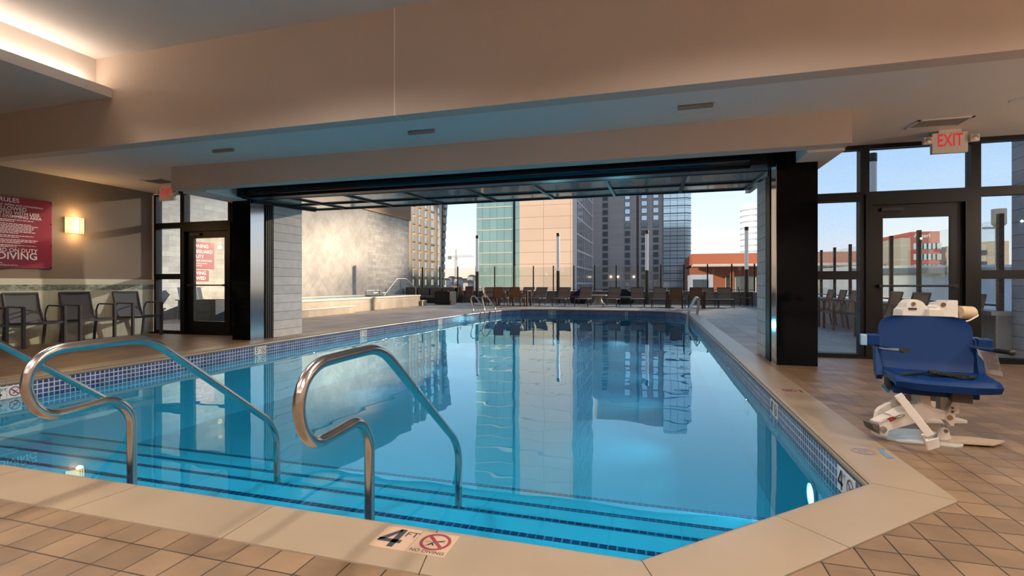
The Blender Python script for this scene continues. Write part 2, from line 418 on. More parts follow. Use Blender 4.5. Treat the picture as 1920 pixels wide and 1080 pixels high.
# coping, in slabs
mb = MB(); gm = MB()
n = len(POOL)
for i in range(n):
    a, b = Vector(POOL[i]), Vector(POOL[(i + 1) % n]); c, d = Vector(OUT[i]), Vector(OUT[(i + 1) % n])
    L = (b - a).length; k = max(1, round(L / .86))
    for j in range(k):
        g = .0022 / (L / k)
        t0, t1 = (j + g) / k, (j + 1 - g) / k
        q = [a.lerp(b, t0), a.lerp(b, t1), c.lerp(d, t1), c.lerp(d, t0)]
        inn = (a - c); inn.normalize()
        # bullnose section: from outer edge to inner edge and round under
        sec = [(0, -.05), (0, .004), (.9, .004), (.955, 0), (.985, -.012), (1.0, -.03), (.985, -.045), (.96, -.055), (.9, -.056)]
        A = []; B = []
        for (f, z) in sec:
            fo = f if f else .012
            p = q[3].lerp(q[0], fo); r_ = q[2].lerp(q[1], fo)
            A.append(mb.bm.verts.new((p.x, p.y, z))); B.append(mb.bm.verts.new((r_.x, r_.y, z)))
        for m_ in range(len(sec)):
            m2 = (m_ + 1) % len(sec); mb.bm.faces.new((A[m_], A[m2], B[m2], B[m_]))
        mb.bm.faces.new(A[::-1]); mb.bm.faces.new(B)
    gm.prism([(p.x, p.y, -.055) for p in (a.lerp(c, .02), b.lerp(d, .02), d, c)], (0, 0, .05))
struct(mb.build('trim_1', M_cope, smooth=True))
struct(gm.build('trim_2', M_grout))
# waterline mosaic and basin walls
def wall_strip(name, z0, z1, inset, m):
    P = offset(POOL, -inset) if inset else [Vector(p) for p in POOL]
    bm = bmesh.new(); uvl = bm.loops.layers.uv.new('UVMap'); s_ = 0
    for i in range(n):
        a, b = P[i], P[(i + 1) % n]; L = (b - a).length
        vs = [bm.verts.new((a.x, a.y, z0)), bm.verts.new((b.x, b.y, z0)), bm.verts.new((b.x, b.y, z1)), bm.verts.new((a.x, a.y, z1))]
        f = bm.faces.new(vs)
        for lp, uv in zip(f.loops, ((s_, z0), (s_ + L, z0), (s_ + L, z1), (s_, z1))): lp[uvl].uv = (uv[0], uv[1] + .201)
        s_ += L
    me = bpy.data.meshes.new(name); bm.to_mesh(me); bm.free(); me.materials.append(m)
    o = bpy.data.objects.new(name, me); COL.objects.link(o); return struct(o)
wall_strip('trim_3', -.27, -.05, -.025 * 0 + .0, M_band)
wall_strip('wall_pool', -1.15, -.27, 0, M_plaster)
struct(poly_obj('floor_pool', POOL, [], -1.1, M_plaster))
# entry steps in the basin
for k, (yn, z) in enumerate(((2.63, -.32), (3.06, -.43), (3.48, -.54), (3.96, -.65))):
    y0 = 1.9
    mb = MB(); mb.box(-6.75, 1.05, y0, yn, -1.1, z); st = struct(mb.build('floor_pool_step', M_plaster))
    mb = MB(); mb.box(-6.75, 1.05, yn - .034, yn + .004, z - .04, z + .004); struct(mb.build('trim_step_nosing', M_nose))
# water
struct(poly_obj('water', POOL, [], WZ, M_water), 'clear turquoise water filling the swimming pool', 'water')
# pool wall lamps; all but the first are added to brighten the water
def pool_x(y, side):
    for i in range(len(POOL)):
        a, b = POOL[i], POOL[(i + 1) % len(POOL)]
        if (a[1] - y) * (b[1] - y) <= 0 and a[1] != b[1]:
            x = a[0] + (b[0] - a[0]) * (y - a[1]) / (b[1] - a[1])
            if (x < -3) == (side < 0): return x
PLL = [(1.07, y, 0) for y in (3.97, 6.6, 9.2, 11.8, 14.4, 17.0)] + [(pool_x(y, -1), y, 1) for y in (8.6, 11.3, 14.0)] + [(-3.9, 19.95, 2), (-1.4, 19.95, 2)]
for k, (x, y, side) in enumerate(PLL):
    lab = 'round white underwater lamp glowing in the pool wall below the pool lift corner' if k == 0 else 'added underwater lamp brightening the pool, its lens coloured as the plaster'
    o = thing('pool_light', lab, 'light', (x, y, -.45), 0, 'underwater lamps')
    RM = Matrix.Rotation(R((180, 0, -90)[side]), 4, 'Z') @ Matrix.Rotation(R(90), 4, 'Y')
    MB().lathe([(.09, 0), (.105, .0), (.105, .012), (.085, .02), (.085, .01)], n=28, M=RM).build('ring', M_steel, o, True)
    MB().lathe([(.083, 0), (.083, .01), (.05, .022), (.01, .026)], n=28, M=RM).build('lens', M_poolens if k == 0 else M_plaster, o, True)
    d = ((-1, 0), (1, 0), (0, -1))[side]
    lamp('pool_light_beam', 'SPOT', (x + d[0] * .06, y + d[1] * .06, -.45), (x + d[0] * 4, y + d[1] * 4, -.45), 32 if y < 5 else 125, (.75, .95, 1), .1, 84, 1)

# ------------------------------------------------------------------ room shell
def sbox(name, m, *a, **kw):
    return struct(MB().box(*a, **kw).build(name, m))
sbox('wall_left', M_wallL, XL - .25, XL, YB, YG + .1, 1.14, 4.3)
sbox('wall_left_wainscot', M_wain, XL - .25, XL + .012, YB, YG - .02, 0, .93)
sbox('trim_4', M_mosL, XL - .2, XL + .014, YB, YG - .02, .93, 1.035)
sbox('trim_5', mat('wainscot_cap', '#d4cfbb', .35), XL - .2, XL + .014, YB, YG - .02, 1.035, 1.14)
sbox('wall_right', M_bulk, XR, XR + .2, YB, YG + .1, 0, 4.3)
sbox('wall_back', M_bulk, XL - .2, XR + .2, YB - .2, YB, 0, 4.3)
YF = 5.15
sbox('ceiling', M_ceil, XL - .2, XR + .2, YB, YF + .2, 4.25, 4.45)
sbox('ceiling_low', M_ceil, XL - .2, XR + .2, YF + .2, YG + .12, 3.0, 3.3)
# bulkhead face with its vertical joint
sbox('wall_bulkhead', M_bulk, XL - .2, -2.915, YF, YF + .2, 3.0, 4.25)
sbox('wall_bulkhead', M_bulk, -2.908, XR + .2, YF, YF + .2, 3.0, 4.25)
sbox('trim_6', mat('joint_bead', '#f4ece2', .8), -2.917, -2.906, YF - .002, YF + .2, 3.0, 4.25)
# cove soffit along the left
sbox('ceiling_cove', M_ceil, XL - .2, -7.36, YB, YF - .002, 3.67, 3.80)
sbox('wall_cove', M_ceil, XL - .2, -7.67, YB, YF - .002, 3.80, 4.26)
o = thing('cove_light', 'warm strip light hidden in the ceiling cove above the side wall', 'light', (-7.60, -1.5, 3.805))
MB().box(-.025, .025, -6.3, 6.55, 0, .02).build('housing', M_trimw, o)
MB().box(-.018, .018, -6.3, 6.5, .02, .03).build('diffuser', mat('cove_strip', '#ffffff', .5, emit='#ffeedd', es=34), o)
# drop beam over the opening with its two return ends
YA = 6.4
sbox('wall_beam', M_bulk, -7.8, 2.11, YA, YA + .22, 2.63, 3.0)
sbox('wall_beam_return', M_ceil, 1.72, 2.11, YA + .22, YG + .02, 2.6, 3.0)
sbox('wall_beam_return', M_ceil, -7.8, -7.3, YA + .22, YG + .02, 2.6, 3.0)
# building above (keeps the low sun off the deck, as the hotel does)
sbox('roof', mat('hotel_facade', '#9a9088', .8), -62, 26, -40, 8.0, 4.5, 46)
sbox('wall_facade', M_plankY, -14.2, XL - .2, YG - .2, YG + .1, 0, 4.5)
sbox('wall_facade', M_plankY, XR + .2, 26, YG - .2, YG + .1, -20, 4.5)
# black lacquered columns with steel jambs, stone piers
def column(x0, x1, y0, y1, sgn, xj, jy0, jy1, px0, px1, py0, py1, lab):
    o = struct(MB().box(x0, x1, y0, y1, 0, 2.99, bev=.004).build('column', M_black), lab, 'column')
    xs_ = x1 + .004 if sgn > 0 else x0 - .004
    s_ = MB().box(xs_ - .004, xs_ + .004, y0 + .004, jy0, .0, 2.6).build('steel_side', M_steel, o)
    j = MB()
    for k in range(4):
        yy = jy0 + (jy1 - jy0) * (k + .1) / 4
        j.box(xj - .03 - sgn * (.03 if k % 2 else 0), xj + .03 - sgn * (.03 if k % 2 else 0), yy, yy + (jy1 - jy0) * .13, 0, 2.62)
    j.build('door_track', M_steel, o)
    j = MB()
    for k in range(4):
        yy = jy0 + (jy1 - jy0) * (k + .35) / 4
        j.box(xj - .05, xj + .05, yy, yy + (jy1 - jy0) * .15, 0, 2.62)
    j.box(min(x0, x1) + .05, max(x0, x1) - .05, y1, jy1, 0, 2.6)
    j.build('door_jamb', M_frame, o)
    struct(MB().box(px0, px1, py0, py1, 0, 4.5).build('wall_pier', M_pierL))
column(-7.65, -7.24, 7.5, 7.84, 1, -7.26, 7.84, 8.04, -7.65, -7.2, 8.05, 8.86, 'black lacquered column with steel side, left of the pool opening')
column(1.5, 1.97, 7.12, 7.5, -1, 1.53, 7.42, 7.72, 1.5, 1.97, 7.75, 8.42, 'black lacquered column beside the pool lift, right of the pool opening')
struct(MB().box(4.78, 6.4, 8.3, 8.62, 0, 4.5).build('wall_pier', M_pierL))

# ------------------------------------------------------------------ glazing
def glazing(kind, x0, x1, z0, z1, idx, fr=.055, dep=.14, glass=M_glass, sill=.06):
    y0, y1 = YG - dep / 2, YG + dep / 2
    mb = MB()
    mb.box(x0, x1, y0, y1, z0, z0 + sill); mb.box(x0, x1, y0, y1, z1 - fr, z1)
    mb.box(x0, x0 + fr, y0, y1, z0 + sill, z1 - fr); mb.box(x1 - fr, x1, y0, y1, z0 + sill, z1 - fr)
    o = struct(mb.build('window_%d' % idx, M_frame))
    MB().box(x0 + fr, x1 - fr, YG - .006, YG + .006, z0 + sill, z1 - fr).build('glass_pane', glass, o)
    return o
def door(x0, x1, ztop, gx0, gx1, gz0, gz1, idx, lab):
    mb = MB(); y0, y1 = YG - .03, YG + .03
    mb.box(x0, gx0, y0, y1, .02, ztop); mb.box(gx1, x1, y0, y1, .02, ztop)
    mb.box(gx0, gx1, y0, y1, .02, gz0); mb.box(gx0, gx1, y0, y1, gz1, ztop)
    o = struct(mb.build('door_%d' % idx, M_frame), lab, 'door')
    MB().box(gx0, gx1, YG - .006, YG + .006, gz0, gz1).build('glass_pane', M_clear, o)
    pb = MB(); pb.cyl((x0 + .1, YG - .1, 1.02), (x1 - .1, YG - .1, 1.02), .014)
    pb.box(x0 + .08, x0 + .13, YG - .11, YG - .03, 1.0, 1.04); pb.box(x1 - .13, x1 - .08, YG - .11, YG - .03, 1.0, 1.04)
    pb.build('push_bar', M_blk, o, True)
    MB().box(x0 + .12, x0 + .38, YG - .075, YG - .03, ztop - .09, ztop - .04).build('door_closer', M_blk, o)
    return o
# left bay
L0, L1, L2, L3, L4 = -10.33, -9.55, -9.46, -8.33, -7.66
glazing('w', L0, L1, 0, 1.2, 1); glazing('w', L0, L1, 1.2, 2.28, 2); glazing('w', L0, L1, 2.28, 3.0, 3)
glazing('w', L2 - .09, L3 + .03, 2.28, 3.0, 4)
sbox('trim_door_frame', M_frame, L2 - .09, L2, YG - .1, YG + .1, 0, 2.3)
sbox('trim_door_frame', M_frame, L3, L3 + .06, YG - .1, YG + .1, 0, 2.3)
sbox('trim_door_frame', M_frame, L2, L3, YG - .1, YG + .1, 2.14, 2.3)
door(L2, L3, 2.14, L2 + .17, L3 - .15, .27, 2.0, 1, 'dark bronze framed glass door beside the row of chairs')
glazing('w', L3 + .06, L4, 0, 1.2, 5); glazing('w', L3 + .06, L4, 1.2, 2.28, 6); glazing('w', L3 + .06, L4, 2.28, 3.0, 7)
# right bay
A0, A1, A2, A3, A4, A5 = 1.95, 2.86, 2.90, 3.97, 4.08, 5.3
glazing('w', A0, A1 - .04, 0, 1.17, 8, fr=.06); glazing('w', A0, A1 - .04, 1.17, 2.28, 9, fr=.06); glazing('w', A0, A1 - .04, 2.28, 3.0, 10)
glazing('w', A1 - .04, A4 + .02, 2.28, 3.0, 11)
sbox('trim_door_frame', M_frame, A1 - .04, A2, YG - .1, YG + .1, 0, 2.3)
sbox('trim_door_frame', M_frame, A3, A4 + .02, YG - .1, YG + .1, 0, 2.3)
sbox('trim_door_frame', M_frame, A2, A3, YG - .1, YG + .1, 2.15, 2.3)
door(A2, A3, 2.15, A2 + .15, A3 - .13, .27, 1.97, 2, 'dark bronze framed glass door behind the pool lift')
glazing('w', A4 + .02, A5, 0, 1.17, 12); glazing('w', A4 + .02, A5, 1.17, 2.28, 13); glazing('w', A4 + .02, A5, 2.28, 3.0, 14)
glazing('w', A5, XR, 0, 3.0, 15)
# threshold
sbox('trim_threshold', M_frame, XL, -7.65, YG - .12, YG + .12, 0, .02)
sbox('trim_threshold', M_frame, 1.97, XR, YG - .12, YG + .12, 0, .02)

# ------------------------------------------------------------------ folding glass door raised over the opening
o = thing('hangar_door', 'raised folding glass door panel hanging out over the pool opening', 'door', (0, 0, 0))
h = MB(); h.box(-7.24, 1.5, 7.3, 7.5, 2.60, 2.98); h.box(-7.24, 1.5, 7.18, 7.3, 2.80, 2.9)
h.build('header_beam', M_header, o)
MB().cyl((-7.1, 7.22, 2.69), (1.28, 7.22, 2.69), .055, 20).build('drive_shaft', mat('shaft_steel', '#3a4048', .15, metal=1), o, True)
mb = MB(); mb.box(-7.16, -7.02, 7.12, 7.34, 2.6, 2.8); mb.box(1.2, 1.4, 7.12, 7.34, 2.6, 2.8); mb.build('bracket', M_frame, o)
ya, yb, za, zb = 7.52, 9.3, 2.60, 2.66
def pz(y): return za + (zb - za) * (y - ya) / (yb - ya)
xs = [-7.15] + [.41 - 1.14 * k for k in range(6, -1, -1)] + [1.46]
for i in range(len(xs) - 1):
    for (y0, y1) in ((ya, 8.5), (8.5, yb)):
        MB().prism([(xs[i] + .02, y0 + .02, pz(y0) + .02), (xs[i + 1] - .02, y0 + .02, pz(y0) + .02), (xs[i + 1] - .02, y1 - .02, pz(y1) + .02), (xs[i] + .02, y1 - .02, pz(y1) + .02)], (0, 0, .015)).build('glass_panel', M_canopy, o)
fr = MB()
for x in xs: fr.bar((x, ya, pz(ya) + .02), (x, yb, pz(yb) + .02), .05, .05)
for y in (ya + .02, 8.5, yb): fr.bar((xs[0], y, pz(y) + .02), (xs[-1], y, pz(y) + .02), .05, .05)
fr.build('panel_frame', M_frame, o)
MB().bar((xs[-1] + .05, ya, za - .02), (xs[-1] + .05, yb, zb), .08, .12).build('side_arm', M_steel, o)
MB().bar((xs[0] - .05, ya, za - .02), (xs[0] - .05, yb, zb), .05, .06).build('side_arm', M_frame, o)

# ------------------------------------------------------------------ ceiling fixtures
def downlight(x, y, z, lab, power=60):
    o = thing('downlight', lab, 'light', (x, y, z), 0, 'recessed downlights')
    MB().lathe([(.075, -.006), (.095, -.006), (.098, -.001), (.098, 0), (.075, 0)]).build('trim_ring', M_trimw, o, True)
    MB().lathe([(.001, -.003), (.074, -.003), (.074, 0), (.001, 0)]).build('lens', M_lens, o, True)
    lamp('downlight_beam', 'SPOT', (x, y, z - .03), (x, y, 0), power, (1, .82, .62), .06, 130, .6)
downlight(-9.34, 6.47, 3.0, 'small round recessed ceiling light above the chairs by the brown wall')
downlight(3.72, 6.55, 3.0, 'small round recessed ceiling light over the pool lift corner')
def slot(x, lab):
    o = thing('ceiling_hatch', lab, 'access panel', (x, 5.88, 3.0), 0, 'square ceiling hatches')
    f = MB(); f.box(-.19, .19, -.15, -.14, -.006, 0); f.box(-.19, .19, .14, .15, -.006, 0); f.box(-.19, -.18, -.15, .15, -.006, 0); f.box(.18, .19, -.15, .15, -.006, 0)
    f.build('frame', M_trimw, o)
    MB().box(-.19, .17, -.15, -.11, -.04, 0).build('lip', M_vent, o)
    MB().box(-.18, .18, -.14, .14, -.003, 0).build('panel', M_ceil, o)
slot(-6.02, 'square ceiling hatch closest to the brown side wall')
slot(-2.86, 'square ceiling hatch beside the ceiling joint')
slot(.42, 'square ceiling hatch nearest the exit sign by the pool lift')
def vent(x, y, w, d, lab):
    o = thing('ceiling_vent', lab, 'vent', (x, y, 3.0), 0, 'ceiling vents')
    f = MB(); b_ = .03
    f.box(-w / 2, w / 2, -d / 2, -d / 2 + b_, -.012, 0); f.box(-w / 2, w / 2, d / 2 - b_, d / 2, -.012, 0)
    f.box(-w / 2, -w / 2 + b_, -d / 2, d / 2, -.012, 0); f.box(w / 2 - b_, w / 2, -d / 2, d / 2, -.012, 0)
    f.build('frame', M_trimw, o)
    MB().box(-w / 2 + b_, w / 2 - b_, -d / 2 + b_, d / 2 - b_, -.002, 0).build('backing', M_ventd, o)
    s_ = MB(); k = 8
    for i in range(k):
        yy = -d / 2 + b_ + (d - 2 * b_) * (i + .5) / k; s_.box(-w / 2 + b_, w / 2 - b_, yy - .006, yy + .004, -.010, -.003)
    s_.build('louvres', M_vent, o)
vent(3.28, 7.2, .56, .34, 'rectangular ceiling vent in front of the exit sign, over the pool lift')
vent(-9.05, 7.2, .5, .4, 'ceiling vent above the glass door beside the chairs')
def exit_sign(x, y, lab, zt=3.0):
    o = thing('exit_sign', lab, 'exit sign', (x, y, zt), 0, 'exit signs')
    MB().box(-.12, .12, -.03, .03, -.03, 0).build('mounting_plate', M_offw, o)
    MB().box(-.19, .19, -.03, .03, -.29, -.03, bev=.008).build('housing', M_offw, o)
    t = MB(); add_text(t, 'EXIT', frame((0, -.0315, -.135), (1, 0, 0), (0, 0, 1)), .225, .012, depth=.001, sq=.6)
    t.build('lettering', M_exitred, o)
    for s_ in (-1, 1):
        h = MB().box(-.05, .05, -.035, .02, -.06, .03, Matrix.Translation((s_ * .245, -.03, -.11)), .012).build('lamp_head', M_offw, o)
        MB().lathe([(.001, 0), (.033, 0), (.036, .008), (.02, .014), (.001, .016)], n=20, M=Matrix.Translation((s_ * .245, -.062, -.125)) @ Matrix.Rotation(R(90), 4, 'X')).build('lamp_lens', mat('lamp_glass', '#b9b0a4', .1, metal=.6) if 'lamp_glass' not in MATS else MATS['lamp_glass'], h, True)
exit_sign(3.58, 7.62, 'white exit sign with red letters and twin lamps over the door behind the pool lift')
exit_sign(-9.38, 7.62, 'exit sign with red letters half hidden by the beam near the chairs')

# ------------------------------------------------------------------ left wall: rules sign and sconce
XW = XL
o = thing('pool_rules_sign', 'large red pool rules sign with white text on the brown wall', 'sign', (XW, 5.42, 1.92))
MB().box(.012, .022, -.82, .82, -.603, .59, bev=.002).build('panel', M_red, o)
t = MB()
def sl(txt, z, size, y=0, bold=.0, al='CENTER', sq=1):
    add_text(t, txt, frame((.0235, y, z - 1.92), (0, 1, 0), (0, 0, 1)), size, bold, al, sq=sq)
sl('POOL RULES', 2.45, .10, .06, .012)
sl('These rules are for your safety and convenience', 2.375, .058, .12, .006)
sl('NO GLASS ALLOWED', 2.31, .088, .02, .012)
sl('BATHING IS PROHIBITED WITH LESS', 2.24, .075, .02, .012)
sl('THAN TWO PEOPLE IN THE SWIMMING AREA', 2.18, .07, -.06, .012)
sl('NO LIFEGUARD ON DUTY', 1.612, .088, .08, .012)
sl('NO DIVING', 1.515, .165, .17, .016)
sl('Pool Hours', 1.435, .045, -.05, .005); sl('9:00 a.m. - 10:00 p.m.', 1.40, .038, -.04, .004); sl('In case of emergency, use emergency phone.', 1.365, .036, .0, .004)
t.build('lettering', M_white, o)
t = MB(); rr = random.Random(3)
z = 2.12
blocks = [2, 7, 2, 3, 2]
for b_ in blocks:
    for k in range(b_):
        for (y0, y1) in ((-.72, -.06), (.04, .62)):
            y = y0; ye = y1 - rr.random() * .12 - (.25 if k == b_ - 1 else 0)
            while y < ye:
                w = rr.uniform(.02, .06); t.box(.0225, .0232, y, min(y + w, ye), z - 1.92, z - 1.92 + .0105); y += w + .01
        z -= .0255
    z -= .018
t.build('small_print_lettering', M_white, o)
for (y, z) in ((.8, .57), (.8, .19), (.8, -.2), (.8, -.585), (-.0, .57), (0, -.585), (-.8, .57), (-.8, -.585)):
    MB().cyl((.0, y, z), (.026, y, z), .01, 12).build('standoff', M_steel, o)
o = thing('wall_sconce', 'glowing amber glass wall lamp with metal straps on the brown wall', 'lamp', (XW, 6.6, 2.13))
MB().box(0, .012, -.155, .155, -.15, .15).build('back_plate', M_brown, o)
g = []
for i in range(9):
    a = R(-90 + 180 * i / 8); g.append([(.01 + .085 * math.cos(a), .15 * math.sin(a), -.145), (.01 + .085 * math.cos(a), .15 * math.sin(a), .145)])
MB().sheet(g, .004).build('shade', M_lensS, o, True)
f = MB()
for z in (-.148, -.115, .115, .148):
    f.tube([(.014 + .088 * math.cos(R(-90 + 15 * i)), .154 * math.sin(R(-90 + 15 * i)), z) for i in range(13)], .004, 6)
for y in (.035, .075): f.bar((.1, y, -.15), (.1, y, .15), .006, .006)
f.build('strap', M_bronze, o)
for y_ in (5.9, 2.6):  # unseen sconce copies and point lights added to brighten the low ceiling
    sc_ = copy_tree(o); sc_.location = (XR, y_, 2.13); sc_.rotation_euler = (0, 0, math.pi); sc_['label'] = 'added wall lamp brightening the low ceiling beyond the pool lift corner'; sc_['group'] = 'added wall lamps out of the frame'
    lamp('sconce_glow', 'POINT', (XR - .3, y_, 2.1), None, 60, (1, .86, .70), .015)
lamp('sconce_glow', 'POINT', (XW + .14, 6.6, 2.32), None, 5, (1, .62, .28), .05)
lamp('sconce_glow', 'POINT', (XW + .14, 6.6, 1.94), None, 5, (1, .62, .28), .05)

# ------------------------------------------------------------------ sling armchair (front = -y)
def make_armchair(name, label, group, mf, ms, w=.58):
    o = thing(name, label, 'chair', group=group)
    h = w / 2
    for s_ in (-1, 1):
        MB().box(s_ * h - .02, s_ * h + .02, -.32, -.27, 0, .66, bev=.004).build('leg', mf, o)
        MB().bar((s_ * (h - .01), .22, 0), (s_ * (h - .01), .16, .42), .035, .035, .004).build('leg', mf, o)
        MB().tube(rounded([(s_ * h, -.32, .665), (s_ * h, .12, .672), (s_ * h, .18, .55), (s_ * (h - .01), .16, .42)], .05), .014, 8).build('armrest', mf, o, True)
        MB().bar((s_ * (h - .01), -.3, .40), (s_ * (h - .01), .2, .38), .03, .04).build('seat_rail', mf, o)
        MB().tube(rounded([(s_ * (h - .05), .12, .38), (s_ * (h - .045), .19, .46), (s_ * (h - .045), .3, .89)], .05), .017, 8).build('back_frame', mf, o, True)
    f = MB(); f.box(-h, h, -.31, -.28, .375, .415); f.build('front_rail', mf, o)
    MB().bar((-h + .045, .3, .885), (h - .045, .3, .885), .03, .035, .004).build('top_rail', mf, o)
    g = []
    for y, z in ((-.29, .42), (-.15, .405), (0, .395), (.1, .39)):
        g.append([(-h + .04, y, z), (0, y, z - .012), (h - .04, y, z)])
    MB().sheet(g, .006).build('seat', ms, o, True)
    g = []
    for y, z in ((.14, .40), (.195, .48), (.24, .62), (.295, .875)):
        g.append([(-h + .05, y, z), (0, y + .012, z), (h - .05, y, z)])
    MB().sheet(g, .006).build('backrest', ms, o, True)
    return o
G_ch = 'grey armchairs along the brown wall'
ch = make_armchair('armchair', 'grey sling armchair on the brown wall, nearest the glass door', G_ch, M_chairG, M_sling)
ch.location = (-10.08, 7.52, 0); ch.rotation_euler = (0, 0, R(90))
dup(ch, (-10.08, 6.6, 0), R(90), 'grey sling armchair under the wall lamp, middle of the three whole ones')
dup(ch, (-10.08, 5.78, 0), R(90), 'grey sling armchair under the red rules sign, fully in view')
dup(ch, (-10.08, 4.98, 0), R(90), 'grey sling armchair cut off by the photo edge, only an armrest showing')

# ------------------------------------------------------------------ pool entry handrails (in planes of constant X)
prof = [(2.12, -.55), (2.12, .31), (2.03, .415), (1.86, .40), (1.72, .395), (1.65, .46), (1.617, .57), (1.65, .67), (1.74, .725), (1.95, .73), (2.16, .73), (2.27, .69), (3.18, -.02), (3.25, -.14), (3.25, -.55)]
def smooth_path(pts, rads):
    return rounded(pts, rads, 6)
rads = [.08, .1, .1, .12, .09, .09, .09, .12, .1, .08, .06, .1, .06]
def handrail(x, lab):
    o = thing('pool_handrail', lab, 'handrail', (x, 0, 0), 0, 'looped handrails at the pool steps')
    MB().tube(smooth_path([(0, y, z) for y, z in prof], rads), .0245, 20).build('rail', M_rail, o, True)
    for (y, z) in ((2.12, -.319), (3.25, -.539)):
        MB().lathe([(.026, 0), (.055, 0), (.058, .008), (.04, .018), (.026, .02)], (0, y, z)).build('escutcheon', M_offw, o, True)
    return o
handrail(-1.334, 'looped steel pool handrail standing closest to the 4 FT deck marking')
handrail(-2.876, 'looped steel pool handrail in the middle of the entry steps')
handrail(-4.43, 'steel pool handrail cut off by the photo edge, only its sloping rail showing')

# ------------------------------------------------------------------ depth markers
def no_diving(mb_red, mb_ink, M, r):
    """ring with slash, and a little swimmer over wave lines"""
    T = M
    def V(x, y, z=0): return T @ Vector((x, y, z))
    pts = [V(r * math.cos(2 * math.pi * k / 32), r * math.sin(2 * math.pi * k / 32)) for k in range(33)]
    for a, b in zip(range(32), range(1, 33)):
        ro, ri = r * 1.08, r * .86
        q = []
        for (rad, k) in ((ro, a), (ro, b), (ri, b), (ri, a)): q.append(mb_red.bm.verts.new(V(rad * math.cos(2 * math.pi * k / 32), rad * math.sin(2 * math.pi * k / 32), .0006)))
        mb_red.bm.faces.new(q)
    w = .09 * r; s = .7071 * r
    q = [mb_red.bm.verts.new(V(x, y, .001)) for x, y in ((-s - w, s - w), (-s + w, s + w), (s + w, -s + w), (s - w, -s - w))]
    mb_red.bm.faces.new(q)
    def poly(c): mb_ink.bm.faces.new([mb_ink.bm.verts.new(V(x * r, y * r, .0003)) for x, y in c])
    poly([(-.45, -.5), (-.2, -.1), (.1, .1), (.2, 0), (-.1, -.2), (-.25, -.5)])
    poly([(.1, .12), (.6, .35), (.62, .28), (.18, .0)])
    poly([(-.15, -.15), (.1, -.45), (.0, -.5), (-.28, -.2)])
    for yy in (-.6, -.1): poly([(-.7, yy), (-.3, yy + .06), (-.3, yy + .02), (-.7, yy - .04)])
    for yy in (.15,): poly([(.2, yy), (.7, yy - .06), (.7, yy - .1), (.2, yy - .04)])
def marker(name, lab, M, num, w=.15, back=M_plaque, ink=M_ink, red=M_maroon, caption=False, group='depth markers', tile2=True):
    """two square plaques: number FT and no-diving, in the local XY plane of M"""
    o = tag(empty(name), lab, 'depth marker', group)
    MB().box(-w, -.002, -w / 2, w / 2, -.004, .0, M).build('number_plaque', back, o)
    MB().box(.002, w, -w / 2, w / 2, -.004, .0, M).build('symbol_plaque', back, o)
    t = MB()
    if num == '4':      # blocky stencil four
        T4 = M @ Matrix.Translation((-w * .62, 0, .0006)) @ Matrix.Scale(w, 4)
        for poly in ([(.06, -.42), (.22, -.42), (.22, .42), (.06, .42)], [(-.3, -.22), (.32, -.22), (.32, -.07), (-.3, -.07)], [(-.3, -.1), (-.3, -.2), (-.12, -.1), (.12, .32), (.1, .42), (.04, .42)]):
            t.bm.faces.new([t.bm.verts.new(T4 @ Vector((x, y, 0))) for x, y in poly])
    else: add_text(t, num, M @ Matrix.Translation((-w * .63, 0, .0006)), w * 1.05, .014, sq=.8)
    add_text(t, 'FT', M @ Matrix.Translation((-w * .18, w * .22, .0006)), w * .34, .01)
    if caption: add_text(t, 'NO DIVING', M @ Matrix.Translation((w * .5, -w * .38, .0006)), w * .17, .015)
    t.build('number_lettering', ink, o)
    a, b = MB(), MB(); no_diving(a, b, M @ Matrix.Translation((w * .52, w * (.08 if caption else 0), .0004)), w * .36)
    a.build('ring', red, o); b.build('swimmer', ink, o)
    return o
# near coping, read from outside the pool
pa = at(775, 1019, Z=0)
marker('depth_marker', 'tan 4 FT NO DIVING marking on the near coping between the handrails and the corner', frame((pa.x, pa.y + .012, .0052), (1, 0, 0), (0, 1, 0)), '4', .165, M_plaqb, caption=True)
# waterline plaques
def water_marker(px, x, num, lab, right=False):
    if right: y = None
    p = at(px, X=x)
    M = frame((x + (.006 if not right else -.006), p.y, -.118), (0, 1, 0) if not right else (0, -1, 0), (0, 0, 1))
    marker('depth_marker', lab, M, num, .14)
for px, num, lab in ((12, '4', 'white 4 FT depth marker on the far-side waterline, cut by the photo edge'), (488, '5', 'white 5 FT depth marker on the waterline below the black column beside the glass door'), (681, '5', 'white 5 FT depth marker on the waterline past the stone pier'), (825, '5', 'small white depth marker on the waterline before the pool ladder')):
    x = -6.7
    for _ in range(6):
        p = at(px, X=x); x = pool_x(p.y, -1)
    y2 = p.y + .05; x2 = pool_x(y2, -1); d = (Vector((x2, y2)) - Vector((x, p.y))).normalized()
    marker('depth_marker', lab, frame((x + .006, p.y, -.125), (d.x, d.y, 0), (0, 0, 1)), num, .135)
for px, lab in ((1035, 'white depth marker on the far pool end below the loungers'), (1180, 'white depth marker on the far pool end nearer the right-hand ladder')):
    p = at(px, Y=19.95)
    marker('depth_marker', lab, frame((p.x, 19.944, -.125), (1, 0, 0), (0, 0, 1)), '5', .16)
marker('depth_marker', 'white 4 FT no-diving marker on the waterline below the pool lift', frame((1.064, 3.33, -.125), (0, -1, 0), (0, 0, 1)), '4', .14)
p = at(1452, X=1.07)
marker('depth_marker', 'white 4 FT marker on the right waterline, further back than the lift', frame((1.064, p.y, -.125), (0, -1, 0), (0, 0, 1)), '4', .14)
